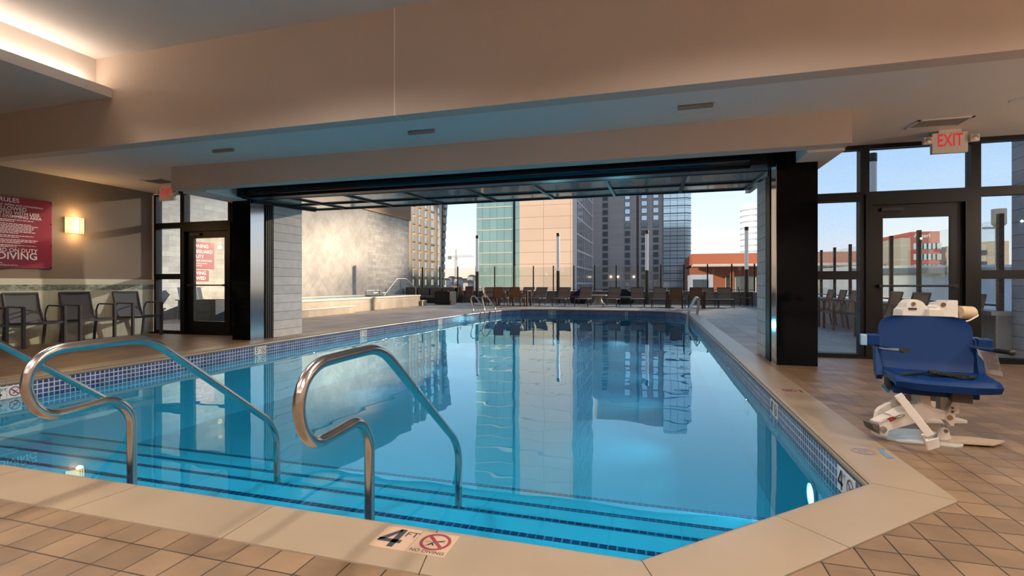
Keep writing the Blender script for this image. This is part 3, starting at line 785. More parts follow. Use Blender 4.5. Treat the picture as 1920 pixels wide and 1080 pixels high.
# faded stickers on right coping
for (pt, lab, k) in ((at(1625, 848, Z=0), 'faded purple and blue no-diving sticker on the coping beside the lift', 1), (at(1484, 733, Z=0), 'small dark no-diving sticker on the coping near the black column', 0)):
    o = tag(empty('coping_sticker'), lab, 'sticker', 'faded coping stickers')
    a, b = MB(), MB(); no_diving(a, b, frame((pt.x - .02, pt.y, .0052), (0, -1, 0), (1, 0, 0)), .06)
    a.build('ring', M_fade if k else M_maroon, o); b.build('swimmer', M_fadeb if k else M_ink, o)
    t = MB(); add_text(t, 'NO DIVING', frame((pt.x + .085, pt.y, .0055), (0, -1, 0), (1, 0, 0)) @ Matrix.Rotation(math.pi, 4, 'Z'), .034, .01) if False else None
    t = MB()
    if k: t.prism([(pt.x + .07, pt.y - .11, .0045), (pt.x + .11, pt.y - .09, .0045), (pt.x + .10, pt.y + .0, .0045), (pt.x + .13, pt.y + .1, .0045), (pt.x + .09, pt.y + .09, .0045), (pt.x + .075, pt.y, .0045)], (0, 0, .0012))
    else: t.box(pt.x + .07, pt.x + .085, pt.y - .07, pt.y + .05, .0045, .0056)
    t.build('caption', M_fadeb if k else M_ink, o)

# ------------------------------------------------------------------ pool lift
lift = thing('pool_lift', 'white pool lift with a blue plastic seat, arms and hanging instruction card', 'pool lift', (0, 0, 0))
SR = R(-12.5); SC = Vector((1.80, 4.02, 0))
SM = Matrix.Translation(SC) @ Matrix.Rotation(SR, 4, 'Z')       # seat frame: front = -y
def sp(x, y, z): return SM @ Vector((x, y, z))
# moulded seat pan
g = []
for i in range(9):
    v = i / 8; y = -.27 + v * .50
    row = []
    for j in range(11):
        u = -1 + 2 * j / 10
        cf = 1 - .10 * (1 - v) ** 3
        dish = .018 * (1 - u * u) * math.sin(math.pi * min(1, v * 1.1))
        lip = -.02 * (max(0, .15 - v) / .15) ** 2
        yy = y + (.03 * abs(u) ** 4 if i == 0 else 0)
        row.append(sp(u * .285 * cf + .015, yy - .02, .388 - dish + lip + .012 * abs(u) ** 3))
    g.append(row)
mb = MB(); mb.sheet([r[::-1] for r in g], .045); mb.build('seat', M_blue, lift, True)
# moulded back shell with rounded top corners
def back_half(z):
    w0, top, r = .265, .815, .10
    if z > top - r:
        t = z - (top - r); return w0 - r + math.sqrt(max(0, r * r - t * t))
    return w0 - .02 * max(0, (.55 - z) / .2)
g = []
zs = [.36, .40, .44, .50, .56, .62, .67, .705, .735, .76, .78, .797, .808, .8149]
for z in zs:
    t = (z - .36) / .455
    yb_ = .16 + .10 * t ** .8 + (.0 if z > .44 else -.05 * (.44 - z) / .08)
    hw = back_half(z); row = []
    for j in range(13):
        u = -1 + 2 * j / 12
        row.append(sp(u * hw, yb_ + .03 * (1 - u * u), z))
    g.append(row)
MB().sheet([r[::-1] for r in g], .035, SM.to_3x3() @ Vector((0, 1, 0))).build('backrest', M_blue, lift, True)
# side cheeks holding the arms
for s_ in (-1, 1):
    pts = [(.36, .13), (.40, .06), (.46, .12), (.58, .16), (.66, .19), (.68, .26), (.60, .30), (.40, .24)]
    MB().prism([sp(s_ * .262, y, z) for z, y in pts], SM.to_3x3() @ Vector((s_ * .035, 0, 0))).build('side_cheek', M_blue, lift)
    hx = s_ * .345
    MB().box(min(hx, s_ * .27), max(hx, s_ * .27) + .0, .15, .27, .60, .675, SM, .006).build('arm_bracket', M_blue if s_ > 0 else M_blue, lift)
MB().box(-.385, -.345, .15, .22, .595, .675, SM, .008).build('arm_end_block', mat('pale_blue_plastic', '#7f9fb8', .4), lift)
a0, a1 = at(1650, 652, 3.62), at(1698, 657, 3.2)
arm = MB().cyl(a0, a1, .014, 16).build('armrest', M_steel, lift, True); MB().cyl(a1.lerp(a0, .12), a1 + (a1 - a0).normalized() * .012, .019, 16).build('arm_tip', M_blk, arm, True)
a0, a1 = at(1822, 651, 3.42), at(1897, 661, 3.12)
arm = MB().cyl(a0, a1, .014, 16).build('armrest', M_steel, lift, True)
MB().cyl(a0.lerp(a1, .62), a1, .016, 16).build('grip', M_blk, arm, True)
mb = MB(); bmesh.ops.create_icosphere(mb.bm, subdivisions=2, radius=.021, matrix=Matrix.Translation(a1)); mb.build('arm_tip', M_blk, arm, True)
# instruction card hanging from the right arm
c = [at(1832, 654, 3.36), at(1868, 658, 3.24), at(1881, 706, 3.26), at(1842, 698, 3.38)]
card = MB().prism(c, (0, .003, 0)).build('instruction_card', M_offw, lift)
nx = (c[1] - c[0]).normalized(); ny = (c[0] - c[3]).normalized(); ny = (ny - nx * ny.dot(nx)).normalized()
Mc = frame(c[0] + nx.cross(ny) * .002, nx, ny); wC = (c[1] - c[0]).length
t = MB()
for k in range(13):
    off = .02 + k * .0095; sh = off * .16
    t.box(.012 + sh, wC - .01 - (.02 if k % 4 == 3 else 0) + sh * .4, -off - .003, -off, 0, .0006, Mc)
t.build('small_print_lettering', mat('brown_print', '#6b4a42', .7), card)
# belt lying on the seat
bl = [(-.26, .02, .425), (-.22, -.10, .43), (-.12, -.02, .44), (-.05, .06, .435), (.02, .0, .445), (.10, .04, .43), (.16, -.06, .44), (.22, .05, .43), (.13, .10, .435), (.05, .05, .44), (.2, .12, .43), (.27, .12, .42)]
cp = [Vector(p) for p in bl]; mb = MB()
sm = []
for i in range(len(cp) - 1):
    p0, p1, p2, p3 = cp[max(i - 1, 0)], cp[i], cp[i + 1], cp[min(i + 2, len(cp) - 1)]
    for k in range(6):
        t_ = k / 6; sm.append(.5 * ((2 * p1) + (p2 - p0) * t_ + (2 * p0 - 5 * p1 + 4 * p2 - p3) * t_ * t_ + (-p0 + 3 * p1 - 3 * p2 + p3) * t_ ** 3))
for a, b in zip(sm, sm[1:]): mb.bar(sp(*a), sp(*b), .03, .008)
mb.box(-.02, .04, .0, .05, .43, .46, SM, .008)
mb.build('seat_belt', M_strap, lift)
mb = MB().box(-.275, -.25, -.12, -.05, .33, .41, SM); mb.build('belt_anchor', M_strap, lift)
# under-seat carriage
MB().box(-.24, .2, -.16, .18, .315, .365, SM, .01).build('seat_carrier', M_blue, lift)
MB().box(.05, .15, -.22, -.12, .30, .36, SM, .004).build('tube_end', mat('dark_tube', '#3a2418', .5), lift)
# lift arm: flat-sided levers at the base
def plate(name, pix, depth, th, m=M_liftw, par=lift, dth=None):
    P = []
    for q in pix:
        dd = q[2] if len(q) > 2 else depth
        P.append(at(1600 + q[0] / 6, 740 + q[1] / 6, dd))
    d = Vector((-SN, CS, 0)) * th
    mb = MB(); mb.prism(P, d)
    es = [e for e in mb.bm.edges]
    bmesh.ops.bevel(mb.bm, geom=es, offset=.003, segments=2, affect='EDGES')
    return mb.build(name, m, par)
lever = plate('lift_arm', [(300, 460), (300, 350), (290, 320), (560, 190), (745, 130), (775, 100), (760, -40), (860, -40), (870, 110), (900, 150), (1060, 185), (1140, 200), (1140, 290), (1050, 290), (900, 255), (760, 300), (390, 400), (385, 470)], 3.28, .09)
plate('fairing', [(270, 190), (300, 150), (500, 50), (620, 10), (790, -10), (775, 160), (700, 225), (420, 300), (245, 315)], 3.40, .03)
plate('arm_end_cap', [(205, 330), (300, 350), (300, 440), (235, 400)], 3.275, .085, M_ventd)
MB().cyl(at(1657, 805, 3.265), at(1657, 805, 3.40), .019, 18).build('pivot_bolt', M_steel, lift, True)
MB().cyl(at(1659, 779, 3.385), at(1659, 779, 3.42), .012, 14).build('pivot_bolt', M_brown, lift, True)
# stickers on the lever
def sticker(name, pix, m, depth=3.276):
    P = [at(1600 + x / 6, 740 + y / 6, depth) for x, y in pix]; MB().prism(P, Vector((-SN, CS, 0)) * .003).build(name, m, lever)
sticker('warning_label', [(380, 268), (450, 245), (490, 275), (420, 305)], mat('warning_red', '#8c3324', .5))
sticker('maker_label', [(455, 244), (575, 215), (600, 240), (495, 272)], M_offw)
P = [at(1600 + (525 + 52 * math.cos(2 * math.pi * k / 20)) / 6, 740 + (244 - 14 * math.cos(2 * math.pi * k / 20) + 13 * math.sin(2 * math.pi * k / 20)) / 6, 3.274) for k in range(20)]
MB().tube(P, .0018, 6, closed=True).build('label_emblem', M_ink, lever)
t = MB()
for k in range(6):
    y0 = 315 - k * 1; x0 = 262 + k * 20; a, b = at(1600 + x0 / 6, 740 + (303 - k * 7) / 6, 3.276), at(1600 + (x0 + 26) / 6, 740 + (332 - k * 7) / 6, 3.276)
    t.bar(a, b, .002, .002)
t.build('label_lines', M_ink, lever)
# front post, bracket and foot clevis
MB().box(-.03, .03, -.03, .03, .145, .325, Matrix.Translation(at(1769, 790, 3.33) * Vector((1, 1, 0)) if False else Vector((at(1769, 790, 3.33).x, at(1769, 790, 3.33).y, 0)))).build('front_post', M_liftw, lift)
plate('post_bracket', [(1060, 200), (1100, 110), (1120, 70), (1195, 70), (1195, 215), (1145, 215), (1140, 355), (1095, 355), (1085, 320), (1040, 290)], 3.27, .05)
for x, y in ((1115, 150), (1115, 192)): MB().cyl(at(1600 + x / 6, 740 + y / 6, 3.262), at(1600 + x / 6, 740 + y / 6, 3.28), .008, 12).build('bolt', M_brown, lift, True)
MB().cyl(at(1600 + 1088 / 6, 740 + 258 / 6, 3.26), at(1600 + 1088 / 6, 740 + 258 / 6, 3.28), .016, 16).build('bolt', M_bronze, lift, True)
MB().cyl(at(1771, 795, 3.36), at(1771, 806, 3.36), .016, 14).build('foot_spindle', M_steel, lift, True)
for dd, dx in ((3.26, 0), (3.34, -28)):
    plate('foot_clevis', [(960 + dx, 495), (1000 + dx, 400), (1035 + dx, 372), (1070 + dx, 385), (1088 + dx, 420), (1088 + dx, 470), (1125 + dx, 500), (1000 + dx, 520)], dd, .02)
MB().cyl(at(1774, 808, 3.25), at(1774, 808, 3.27), .012, 14).build('bolt', M_brown, lift, True)
# base plate: long boat-shaped plate flat on the floor, thin cover blade
def floor_pt(x, y): return at(1600 + x / 6, 740 + y / 6, Z=0)
b_ = [floor_pt(*q) for q in ((190, 395), (205, 430), (260, 470), (380, 510), (560, 540), (760, 552), (1000, 575), (1150, 595), (1230, 592), (1240, 580), (1060, 500), (930, 440), (700, 405), (450, 395), (300, 385), (230, 380))]
MB().prism([(p.x, p.y, .001) for p in b_], (0, 0, .012)).build('base_plate', mat('pale_base_plate', '#c9ccca', .3, metal=.2), lift)
b_ = [floor_pt(*q) for q in ((975, 548), (990, 515), (1060, 500), (1300, 515), (1705, 560), (1580, 603), (1300, 585), (1100, 568))]
MB().prism([(p.x, p.y, .014) for p in b_], (0, 0, .012)).build('base_cover', mat('tan_base_cover', '#b39a80', .5), lift)
# diagonal footrest bar and foot bracket
q0, q1 = at(1684, 740, 3.10), at(1744, 816, 3.02)
MB().bar(q0, q1, .035, .045, .003).build('footrest_bar', M_liftw, lift)
fb = [(760, 440), (870, 440), (900, 500), (965, 488), (975, 590), (850, 630), (815, 615), (755, 500)]
fo = MB()
def fp(x, y, d): return at(1600 + x / 6, 740 + y / 6, d)
fo.prism([fp(825, 525, 2.99), fp(965, 490, 2.94), fp(975, 590, 2.94), fp(845, 628, 2.99)], (-.004, .012, 0))
fo.prism([fp(760, 440, 3.10), fp(825, 525, 2.99), fp(845, 628, 2.99), fp(765, 500, 3.10)], (.01, .01, 0))
fo.prism([fp(760, 440, 3.10), fp(870, 440, 3.09), fp(900, 500, 3.0), fp(825, 525, 2.99)], (0, .004, -.012))
fo.build('foot_bracket', M_liftw, lift)
MB().cyl(fp(845, 448, 3.02), fp(850, 460, 3.06), .008, 12).build('bolt', M_steel, lift, True)
MB().bar(at(1655, 722, 3.3), at(1668, 735, 3.25), .01, .02).build('side_latch', M_steel, lift)
# mast and actuator heads behind the seat
mx_ = at(1745, Y=4.62)
MB().box(-.06, .06, -.06, .06, .0, .86, Matrix.Translation((mx_.x, mx_.y, 0)) @ Matrix.Rotation(YAW, 4, 'Z'), .01).build('mast', M_liftw, lift)
MB().box(-.16, .16, -.14, .14, .0, .025, Matrix.Translation((mx_.x, mx_.y, 0)) @ Matrix.Rotation(YAW, 4, 'Z'), .005).build('mast_foot', M_liftw, lift)
MB().bar((mx_.x, mx_.y, .30), at(1748, 740, 3.40), .08, .09, .005).build('swing_arm', M_liftw, lift)
D = 3.85
def hp(x, y, d=D): return at(1600 + x * .2963, 540 + y * .2963, d)
hd = [(312, 180), (312, 135), (340, 125), (345, 100), (370, 75), (400, 72), (440, 85), (470, 120), (480, 160), (478, 200), (400, 230), (312, 220)]
P = [hp(*q) for q in hd]
mb = MB(); mb.prism(P, Vector((-SN, CS, 0)) * .10); bmesh.ops.bevel(mb.bm, geom=list(mb.bm.edges), offset=.006, segments=2, affect='EDGES')
head = mb.build('pivot_head', M_offw, lift)
MB().cyl(hp(382, 100, D - .012), hp(382, 100, D + .02), .028 / 2, 16).build('bolt', M_bronze, head, True)
MB().bar(hp(350, 130, D - .004), hp(400, 132, D - .004), .008, .012).build('slot', M_blk, head)
ms_ = [(540, 115), (562, 105), (562, 90), (600, 90), (600, 78), (665, 78), (665, 230), (602, 230), (530, 200), (528, 125)]
mb = MB(); mb.prism([hp(*q) for q in ms_], Vector((-SN, CS, 0)) * .11); bmesh.ops.bevel(mb.bm, geom=list(mb.bm.edges), offset=.004, segments=2, affect='EDGES')
mh = mb.build('motor_housing', M_offw, lift)
MB().cyl(hp(571, 105, D - .015), hp(571, 105, D + .02), .016, 16).build('bolt', M_brown, mh, True)
a, b = hp(665, 153, D + .06), hp(765, 158, D + .06)
dv = (b - a)
MB().tube([a, a + dv * .85, a + dv * .93, b, b + dv * .1], [.050, .050, .042, .02, .012], 20).build('motor', mat('cream_plastic', '#c2aa88', .45), lift, True)
MB().tube(rounded([hp(780, 160, D + .04), hp(790, 175, D + .02), hp(730, 208, D), hp(690, 214, D + .02), hp(640, 225, D + .05)], .04), .006, 8).build('cable', M_offw, lift, True)
MB().bar((mx_.x, mx_.y, .82), hp(400, 190, D + .05), .07, .06).build('head_beam', M_liftw, lift)
MB().bar((mx_.x, mx_.y, .80), hp(600, 215, D + .05), .07, .06).build('head_beam', M_liftw, lift)

# ------------------------------------------------------------------ pool ladders
def ladder(p, q, back, lab):
    """two looped grab rails; p, q on the pool edge, back = direction away from the water"""
    o = thing('pool_ladder', lab, 'pool ladder', (0, 0, 0), 0, 'pool ladders')
    back = Vector(back).normalized()
    for e_ in (p, q):
        e_ = Vector(e_)
        def P(s_, z): return (e_.x + back.x * s_, e_.y + back.y * s_, z)
        MB().tube(rounded([P(.42, 0), P(.46, .12), P(.66 if 0 else .56, .50), P(.44, .60), P(.34, .58), P(-.06, .12), P(-.10, -.05), P(-.10, -.9)], [.05, .12, .1, .1, .1, .05], 6), .022, 12).build('grab_rail', M_rail, o, True)
        MB().lathe([(.023, 0), (.05, 0), (.05, .01), (.023, .02)], P(.42, .001)).build('escutcheon', M_steel, o, True)
    for z in (-.42, -.68):
        a = Vector((p[0] - back.x * .10, p[1] - back.y * .10, z)); b = Vector((q[0] - back.x * .10, q[1] - back.y * .10, z))
        MB().bar(a, b, .08, .025).build('rung', M_offw, o)
    return o
ladder((-6.15, 17.3), (-5.98, 18.1), (-.95, .3), 'steel ladder rails at the far left corner of the pool')
ladder((1.07, 17.2), (1.07, 17.75), (.6, .8), 'steel ladder rails at the far right corner of the pool')

# ------------------------------------------------------------------ deck: parapet, glass screen, light columns
sbox('wall_parapet', M_conc, -14, 4.85, 26.95, 27.2, 0, .60)
sbox('trim_parapet', M_cap, -14, 4.9, 26.88, 27.26, .60, .66)
sbox('wall_parapet', M_conc, 4.6, 4.85, 8.62, 26.95, 0, .60)
sbox('trim_parapet', M_cap, 4.55, 4.9, 8.62, 26.88, .60, .66)
def screen(name, lab, pts, top=2.05):
    o = thing(name, lab, 'glass screen')
    for a, b in zip(pts, pts[1:]):
        a, b = Vector(a), Vector(b); d = (b - a).normalized() * .03
        MB().bar((a.x + d.x, a.y + d.y, 1.37), (b.x - d.x, b.y - d.y, 1.37), .012, 1.2).build('glass_panel', M_clear, o)
    for p in pts: MB().box(p[0] - .03, p[0] + .03, p[1] - .035, p[1] + .035, .66, top, bev=.004).build('post', M_post, o)
    MB().bar((*pts[0], .74), (*pts[-1], .74), .04, .03).build('bottom_rail', M_post, o)
    return o
screen('glass_windscreen', 'tall clear glass windscreen with dark posts along the far end of the deck', [(.24 + 1.14 * k, 27.07) for k in range(-12, 4)] + [(4.7, 27.07)])
screen('glass_windscreen', 'tall clear glass windscreen with dark posts seen through the right-hand windows', [(4.72, 8.75 + 1.14 * k) for k in range(0, 16)])
def pole(x, y, lab):
    o = thing('light_column', lab, 'light column', (x, y, 0), 0, 'tall light columns on the deck')
    MB().lathe([(.13, 0), (.13, .02), (.09, .03), (.088, 1.74), (.001, 1.74)], n=24).build('base_tube', M_poleb, o, True)
    MB().lathe([(.084, 1.74), (.084, 3.6)], n=24).build('frosted_tube', M_polew, o, True)
    MB().lathe([(.09, 3.6), (.09, 3.76), (.085, 3.78), (.001, 3.78)], n=24).build('cap', M_poleb, o, True)
pole(-9.7, 26.4, 'tall light column in front of the green glass tower')
pole(-5.07, 26.4, 'tall light column in front of the sunlit peach tower')
pole(-.45, 26.4, 'tall light column in front of the grey building')
pole(4.17, 26.0, 'tall light column in front of the rusty orange building')
pole(4.35, 12.1, 'tall light column seen through the pane above the door behind the lift')

# ------------------------------------------------------------------ loungers
def make_lounger():
    o = thing('sun_lounger', 'x', 'sun lounger', group='brown sun loungers along the parapet')
    hw = .30
    for s_ in (-1, 1):
        MB().bar((s_ * hw, -1.0, .34), (s_ * hw, .35, .34), .035, .045).build('side_rail', M_brown, o)
        for y in (-.92, .25): MB().box(s_ * hw - .018, s_ * hw + .018, y - .018, y + .018, 0, .33).build('leg', M_brown, o)
    f = MB()
    a, b = (.32, .34), (.86, .86)
    for s_ in (-1, 1): f.bar((s_ * (hw - .02), a[0], a[1]), (s_ * (hw - .02), b[0], b[1]), .03, .04)
    for k in (.0, .45, 1): f.bar((-hw, a[0] + (b[0] - a[0]) * k, a[1] + (b[1] - a[1]) * k), (hw, a[0] + (b[0] - a[0]) * k, a[1] + (b[1] - a[1]) * k), .03, .03)
    f.build('back_frame', M_brown, o)
    f = MB(); f.bar((-hw, -1.0, .34), (hw, -1.0, .34), .035, .045); f.build('foot_rail', M_brown, o)
    MB().sheet([[(-hw + .02, -.98, .365), (hw - .02, -.98, .365)], [(-hw + .02, -.3, .35), (hw - .02, -.3, .35)], [(-hw + .02, .3, .36), (hw - .02, .3, .36)]], .006).build('seat', M_slingB, o)
    MB().sheet([[(-hw + .03, .32, .37), (hw - .03, .32, .37)], [(-hw + .03, .85, .85), (hw - .03, .85, .85)]], .006).build('backrest', M_slingB, o)
    return o
lg = make_lounger(); first = True
for px, lab in ((917, 'brown sun lounger beside the leftmost tall light column'), (946, 'brown sun lounger behind the left dining table, partly hidden'), (988, 'brown sun lounger showing between the dining table and the window post'), (1014, 'brown sun lounger just right of the left dining table'),
                (1059, 'brown sun lounger in front of the light column by the peach tower'), (1099, 'brown sun lounger between two dark basket chairs, near the peach tower edge'), (1151, 'brown sun lounger right of the stone pedestal table'),
                (1196, 'brown sun lounger just left of the light column by the grey building'), (1236, 'brown sun lounger just right of the light column by the grey building'), (1266, 'brown sun lounger half hidden behind the left end of the right dining table'),
                (1326, 'brown sun lounger half hidden behind the right end of the dining table'), (1357, 'brown sun lounger in front of the rusty orange building, last of the row')):
    p = at(px, Y=24.6)
    if first: lg.location = (p.x, 24.0, 0); lg['label'] = lab; first = False
    else: dup(lg, (p.x, 24.0 + random.uniform(-.15, .15), 0), R(random.uniform(-4, 4)), lab)
# dining tables and chairs
def make_table(L, lab, loc, rz=0):
    o = thing('dining_table', lab, 'table', loc, rz, 'dark slatted dining tables')
    t = MB(); t.box(-L / 2, L / 2, -.4, .4, .70, .735, bev=.004)
    t.build('table_top', M_brown, o)
    for sx_ in (-1, 1):
        for sy_ in (-1, 1): MB().box(sx_ * (L / 2 - .05) - .035, sx_ * (L / 2 - .05) + .035, sy_ * .34 - .035, sy_ * .34 + .035, 0, .70).build('leg', M_brown, o)
    return o
p1 = at(968, Y=23.2); p2 = at(1284, Y=22.7)
make_table(1.7, 'brown dining table before the loungers, near the left light column', (p1.x, 22.5, 0))
make_table(1.6, 'brown dining table before the loungers, near the right pool ladder', (p2.x, 22.45, 0))
G_dc = 'brown sling chairs on the deck'
dc = make_armchair('dining_chair', 'brown sling chair at the left dining table, nearer the pool ladder', G_dc, M_brown, M_slingB, .54)
dc.location = (p1.x - .42, 21.95, 0); dc.rotation_euler = (0, 0, math.pi)
dup(dc, (p1.x + .38, 21.95, 0), R(176), 'brown sling chair at the left dining table, on the side nearer the peach tower')
dup(dc, (p2.x - .4, 21.9, 0), R(182), 'brown sling chair at the right dining table, further from the pool ladder')
dup(dc, (p2.x + .38, 21.9, 0), R(178), 'brown sling chair at the right dining table, beside the pool ladder')
dup(dc, (p1.x - 1.2, 22.6, 0), R(95), 'brown sling chair at the left end of the left dining table')
dup(dc, (3.95, 25.0, 0), R(80), 'brown sling chair beside the light column at the stone pier edge')
# bar table at the far left
pb_ = at(862, Y=25.6)
o = thing('bar_table', 'high brown bar table by the glass screen left of the light columns', 'table', (pb_.x - 1.35, 26.3, 0))
MB().box(-1.2, 1.2, -.25, .25, .80, .835, bev=.004).build('table_top', M_brown, o)
for sx_ in (-1.1, 1.1): MB().box(sx_ - .04, sx_ + .04, -.2, .2, 0, .80).build('leg', M_brown, o)
dup(dc, (pb_.x + .55, 25.1, 0), R(120), 'brown sling chair by the high bar table, beside the left light column')
dup(dc, (-10.15, 26.2, 0), R(10), 'brown chair behind the dark wicker armchair, by the glass screen')
# chairs seen through the right-hand windows
for x, y, rz, lab in ((4.1, 14.75, -90, 'sling chair furthest away through the window beside the black column'), (4.1, 13.9, -92, 'sling chair second furthest through the window beside the black column'), (4.1, 13.0, -86, 'sling chair nearest to us through the window beside the black column'),
                      (4.1, 11.1, -90, 'sling chair seen through the left of the door glass behind the lift'), (4.1, 10.15, -84, 'sling chair seen through the right of the door glass behind the lift'), (4.18, 8.85, -75, 'grey sling chair seen through the window right of the lift')):
    dup(dc, (x, y, 0), R(rz), lab)
o = thing('deck_planter', 'white square planter pot under the sling chair outside the right window', 'planter', (4.25, 9.5, 0)); MB().box(-.12, .12, -.12, .12, 0, .33, bev=.02).build('pot', M_offw, o)
MB().box(-.1, .1, -.1, .1, .3, .335).build('soil', M_grout, o)
# basket chairs, stone table
def basket(px, Y, rz, lab, cush):
    p = at(px, Y=Y); o = thing('basket_chair', lab, 'chair', (p.x, Y, 0), rz, 'dark wicker basket chairs')
    g = []
    for i in range(17):
        a = R(-20 + 220 * i / 16); hh = .42 + .36 * math.sin(R(max(0, min(180, -20 + 220 * i / 16))))
        g.append([(.32 * math.cos(a), .32 * math.sin(a), .05), (.46 * math.cos(a), .44 * math.sin(a), .3), (.52 * math.cos(a), .5 * math.sin(a), hh)])
    MB().sheet(g, .05).build('shell', M_wick, o, True)
    MB().lathe([(.30, .04), (.40, .28), (.40, .30), (.001, .30)], n=24).build('base', M_wick, o, True)
    MB().lathe([(.37, .30), (.38, .36), (.34, .40), (.001, .40)], n=24).build('cushion', cush, o, True)
basket(1084, 25.9, R(-30), 'dark wicker basket chair with a dark red cushion left of the stone table', M_cushr)
basket(1172, 25.9, R(25), 'dark wicker basket chair right of the stone pedestal table', M_cush)
p = at(1122, Y=25.3); o = thing('pedestal_table', 'pale stone pedestal table between the two basket chairs', 'table', (p.x, 25.3, 0))
MB().lathe([(.36, 0), (.30, .05), (.18, .22), (.17, .36), (.25, .42), (.25, .43)], n=28).build('pedestal', M_stone, o, True)
MB().lathe([(.42, .43), (.44, .45), (.43, .49), (.001, .49)], n=28).build('table_top', M_stone, o, True)
# wicker armchair and sofa
p = at(829, Y=22.9); o = thing('wicker_armchair', 'boxy dark wicker armchair beside the spa and left light column', 'armchair', (p.x, 23.3, 0), R(180))
MB().box(-.42, -.30, -.42, .42, .02, .66, bev=.02).build('arm', M_wick, o); MB().box(.30, .42, -.42, .42, .02, .66, bev=.02).build('arm', M_wick, o)
MB().box(-.30, .30, .28, .42, .02, .70, bev=.02).build('backrest', M_wick, o); MB().box(-.30, .30, -.42, .28, .02, .28, bev=.01).build('base', M_wick, o)
MB().box(-.29, .29, -.40, .27, .28, .42, bev=.03).build('cushion', M_cush, o)
p = at(796, Y=25.4); o = thing('wicker_sofa', 'long dark wicker sofa with grey cushions behind the spa steps', 'sofa', (max(p.x - .6, -12.0), 25.2, 0), 0)
MB().box(-1.7, 1.5, -.42, .42, .03, .27, bev=.01).build('base', M_wick, o); MB().box(-1.7, 1.5, .30, .45, .27, .82, bev=.02).build('backrest', M_wick, o)
MB().box(1.38, 1.5, -.42, .42, .27, .6, bev=.02).build('arm', M_wick, o)
for k in range(4):
    MB().box(-1.66 + .76 * k, -.93 + .76 * k, -.42, .28, .27, .42, bev=.03).build('seat_cushion', M_cush, o)
    MB().box(-1.64 + .76 * k, -.95 + .76 * k, .14, .30, .43, .86, Matrix.Identity(4), .04).build('back_cushion', M_cush, o)
# dark planter box and chair seen through the left door
o = thing('planter_box', 'dark square planter box outside the glass door by the armchairs', 'planter', (-12.05, 11.25, 0))
MB().box(-.36, .36, -.36, .36, 0, .60, bev=.01).build('box', mat('grey_box', '#39424a', .6), o); MB().box(-.32, .32, -.32, .32, .5, .605).build('soil', M_grout, o)
o = thing('lounge_chair', 'blue-grey slanted wooden lounge chair outside the glass door by the armchairs', 'chair', (-13.1, 11.5, 0), R(70))
MWd = mat('grey_timber', '#5d6672', .7)
for k in range(5):
    MB().bar((-.26 + .13 * k, .10, .30), (-.26 + .13 * k, .42, 1.0 - .03 * abs(k - 2)), .11, .02).build('back_slat', MWd, o)
MB().bar((0, -.35, .38), (0, .25, .28), .56, .03).build('seat', MWd, o)
for s_ in (-1, 1):
    MB().box(s_ * .34 - .06, s_ * .34 + .06, -.38, .34, .56, .585, bev=.004).build('armrest', MWd, o)
    MB().box(s_ * .31 - .02, s_ * .31 + .02, -.36, -.26, 0, .56).build('leg', MWd, o); MB().bar((s_ * .31, .34, 0), (s_ * .31, .28, .56), .04, .08).build('leg', MWd, o)

# ------------------------------------------------------------------ spa
SX = -10.8
sp_ = thing('spa', 'raised tiled whirlpool spa below the stone wall, with a step at its side', 'spa', (0, 0, 0))
MB().box(-13.78, SX, 12.0, 21.5, 0, .46).build('surround', M_spatile, sp_)
f = MB(); f.box(SX - .4, SX + .03, 11.97, 21.53, .46, .52, bev=.008); f.box(-13.78, -13.3, 11.97, 21.53, .46, .52, bev=.008)
f.box(-13.3, SX - .4, 20.8, 21.53, .46, .52, bev=.008); f.box(-13.3, SX - .4, 11.97, 12.6, .46, .52, bev=.008); f.build('coping', mat('spa_coping', '#d8cdb9', .4, var=.05), sp_)
MB().box(-13.3, SX - .4, 12.6, 20.8, .465, .475).build('water', M_water, sp_)
MB().box(SX, SX + .38, 12.2, 15.6, 0, .22).build('step', M_spatile, sp_); MB().box(SX, SX + .40, 12.2, 15.62, .22, .26, bev=.006).build('step_top', MATS['spa_coping'] if 'spa_coping' in MATS else M_stone, sp_)
MB().box(SX - 1.6, SX + .1, 21.5, 22.0, 0, .22).build('step', M_spatile, sp_); MB().box(SX - 1.6, SX + .12, 21.5, 22.03, .22, .26, bev=.006).build('step_top', M_stone, sp_)
o = thing('spa_handrail', 'long angled steel handrail over the spa steps', 'handrail', (SX - .3, 0, 0))
def spp(px, py): 
    p = at(px, py, X=SX - .3); return (0, p.y, p.z)
MB().tube(rounded([spp(720, 554), spp(744, 522.5), spp(762, 523), spp(780, 541), (0, spp(780, 541)[1], .262)], .1), .022, 10).build('rail', M_rail, o, True)
for i, (pa_, pm, pc) in enumerate((((686, 552), (693, 545), (712, 549)), ((699, 556), (703, 549), (708, 556)), ((717, 556), (721, 549), (725, 556)))):
    o = thing('spa_grab_rail', ('low curved steel grab rail at the back of the spa', 'small looped steel grab rail on the spa edge', 'small looped steel grab rail at the foot of the long spa handrail')[i], 'grab rail', (SX - (1.2, .3, .5)[i], 0, 0), 0, 'spa grab rails')
    def q(pp):
        p = at(pp[0], pp[1], X=SX - (1.2, .3, .5)[i]); return Vector((0, p.y, p.z))
    a, m_, c_ = q(pa_), q(pm), q(pc)
    MB().tube(rounded([(0, a.y, .522), (0, a.y, m_.z), (0, c_.y, m_.z), (0, c_.y, .522)], .12), .022, 8).build('rail', M_rail, o, True)

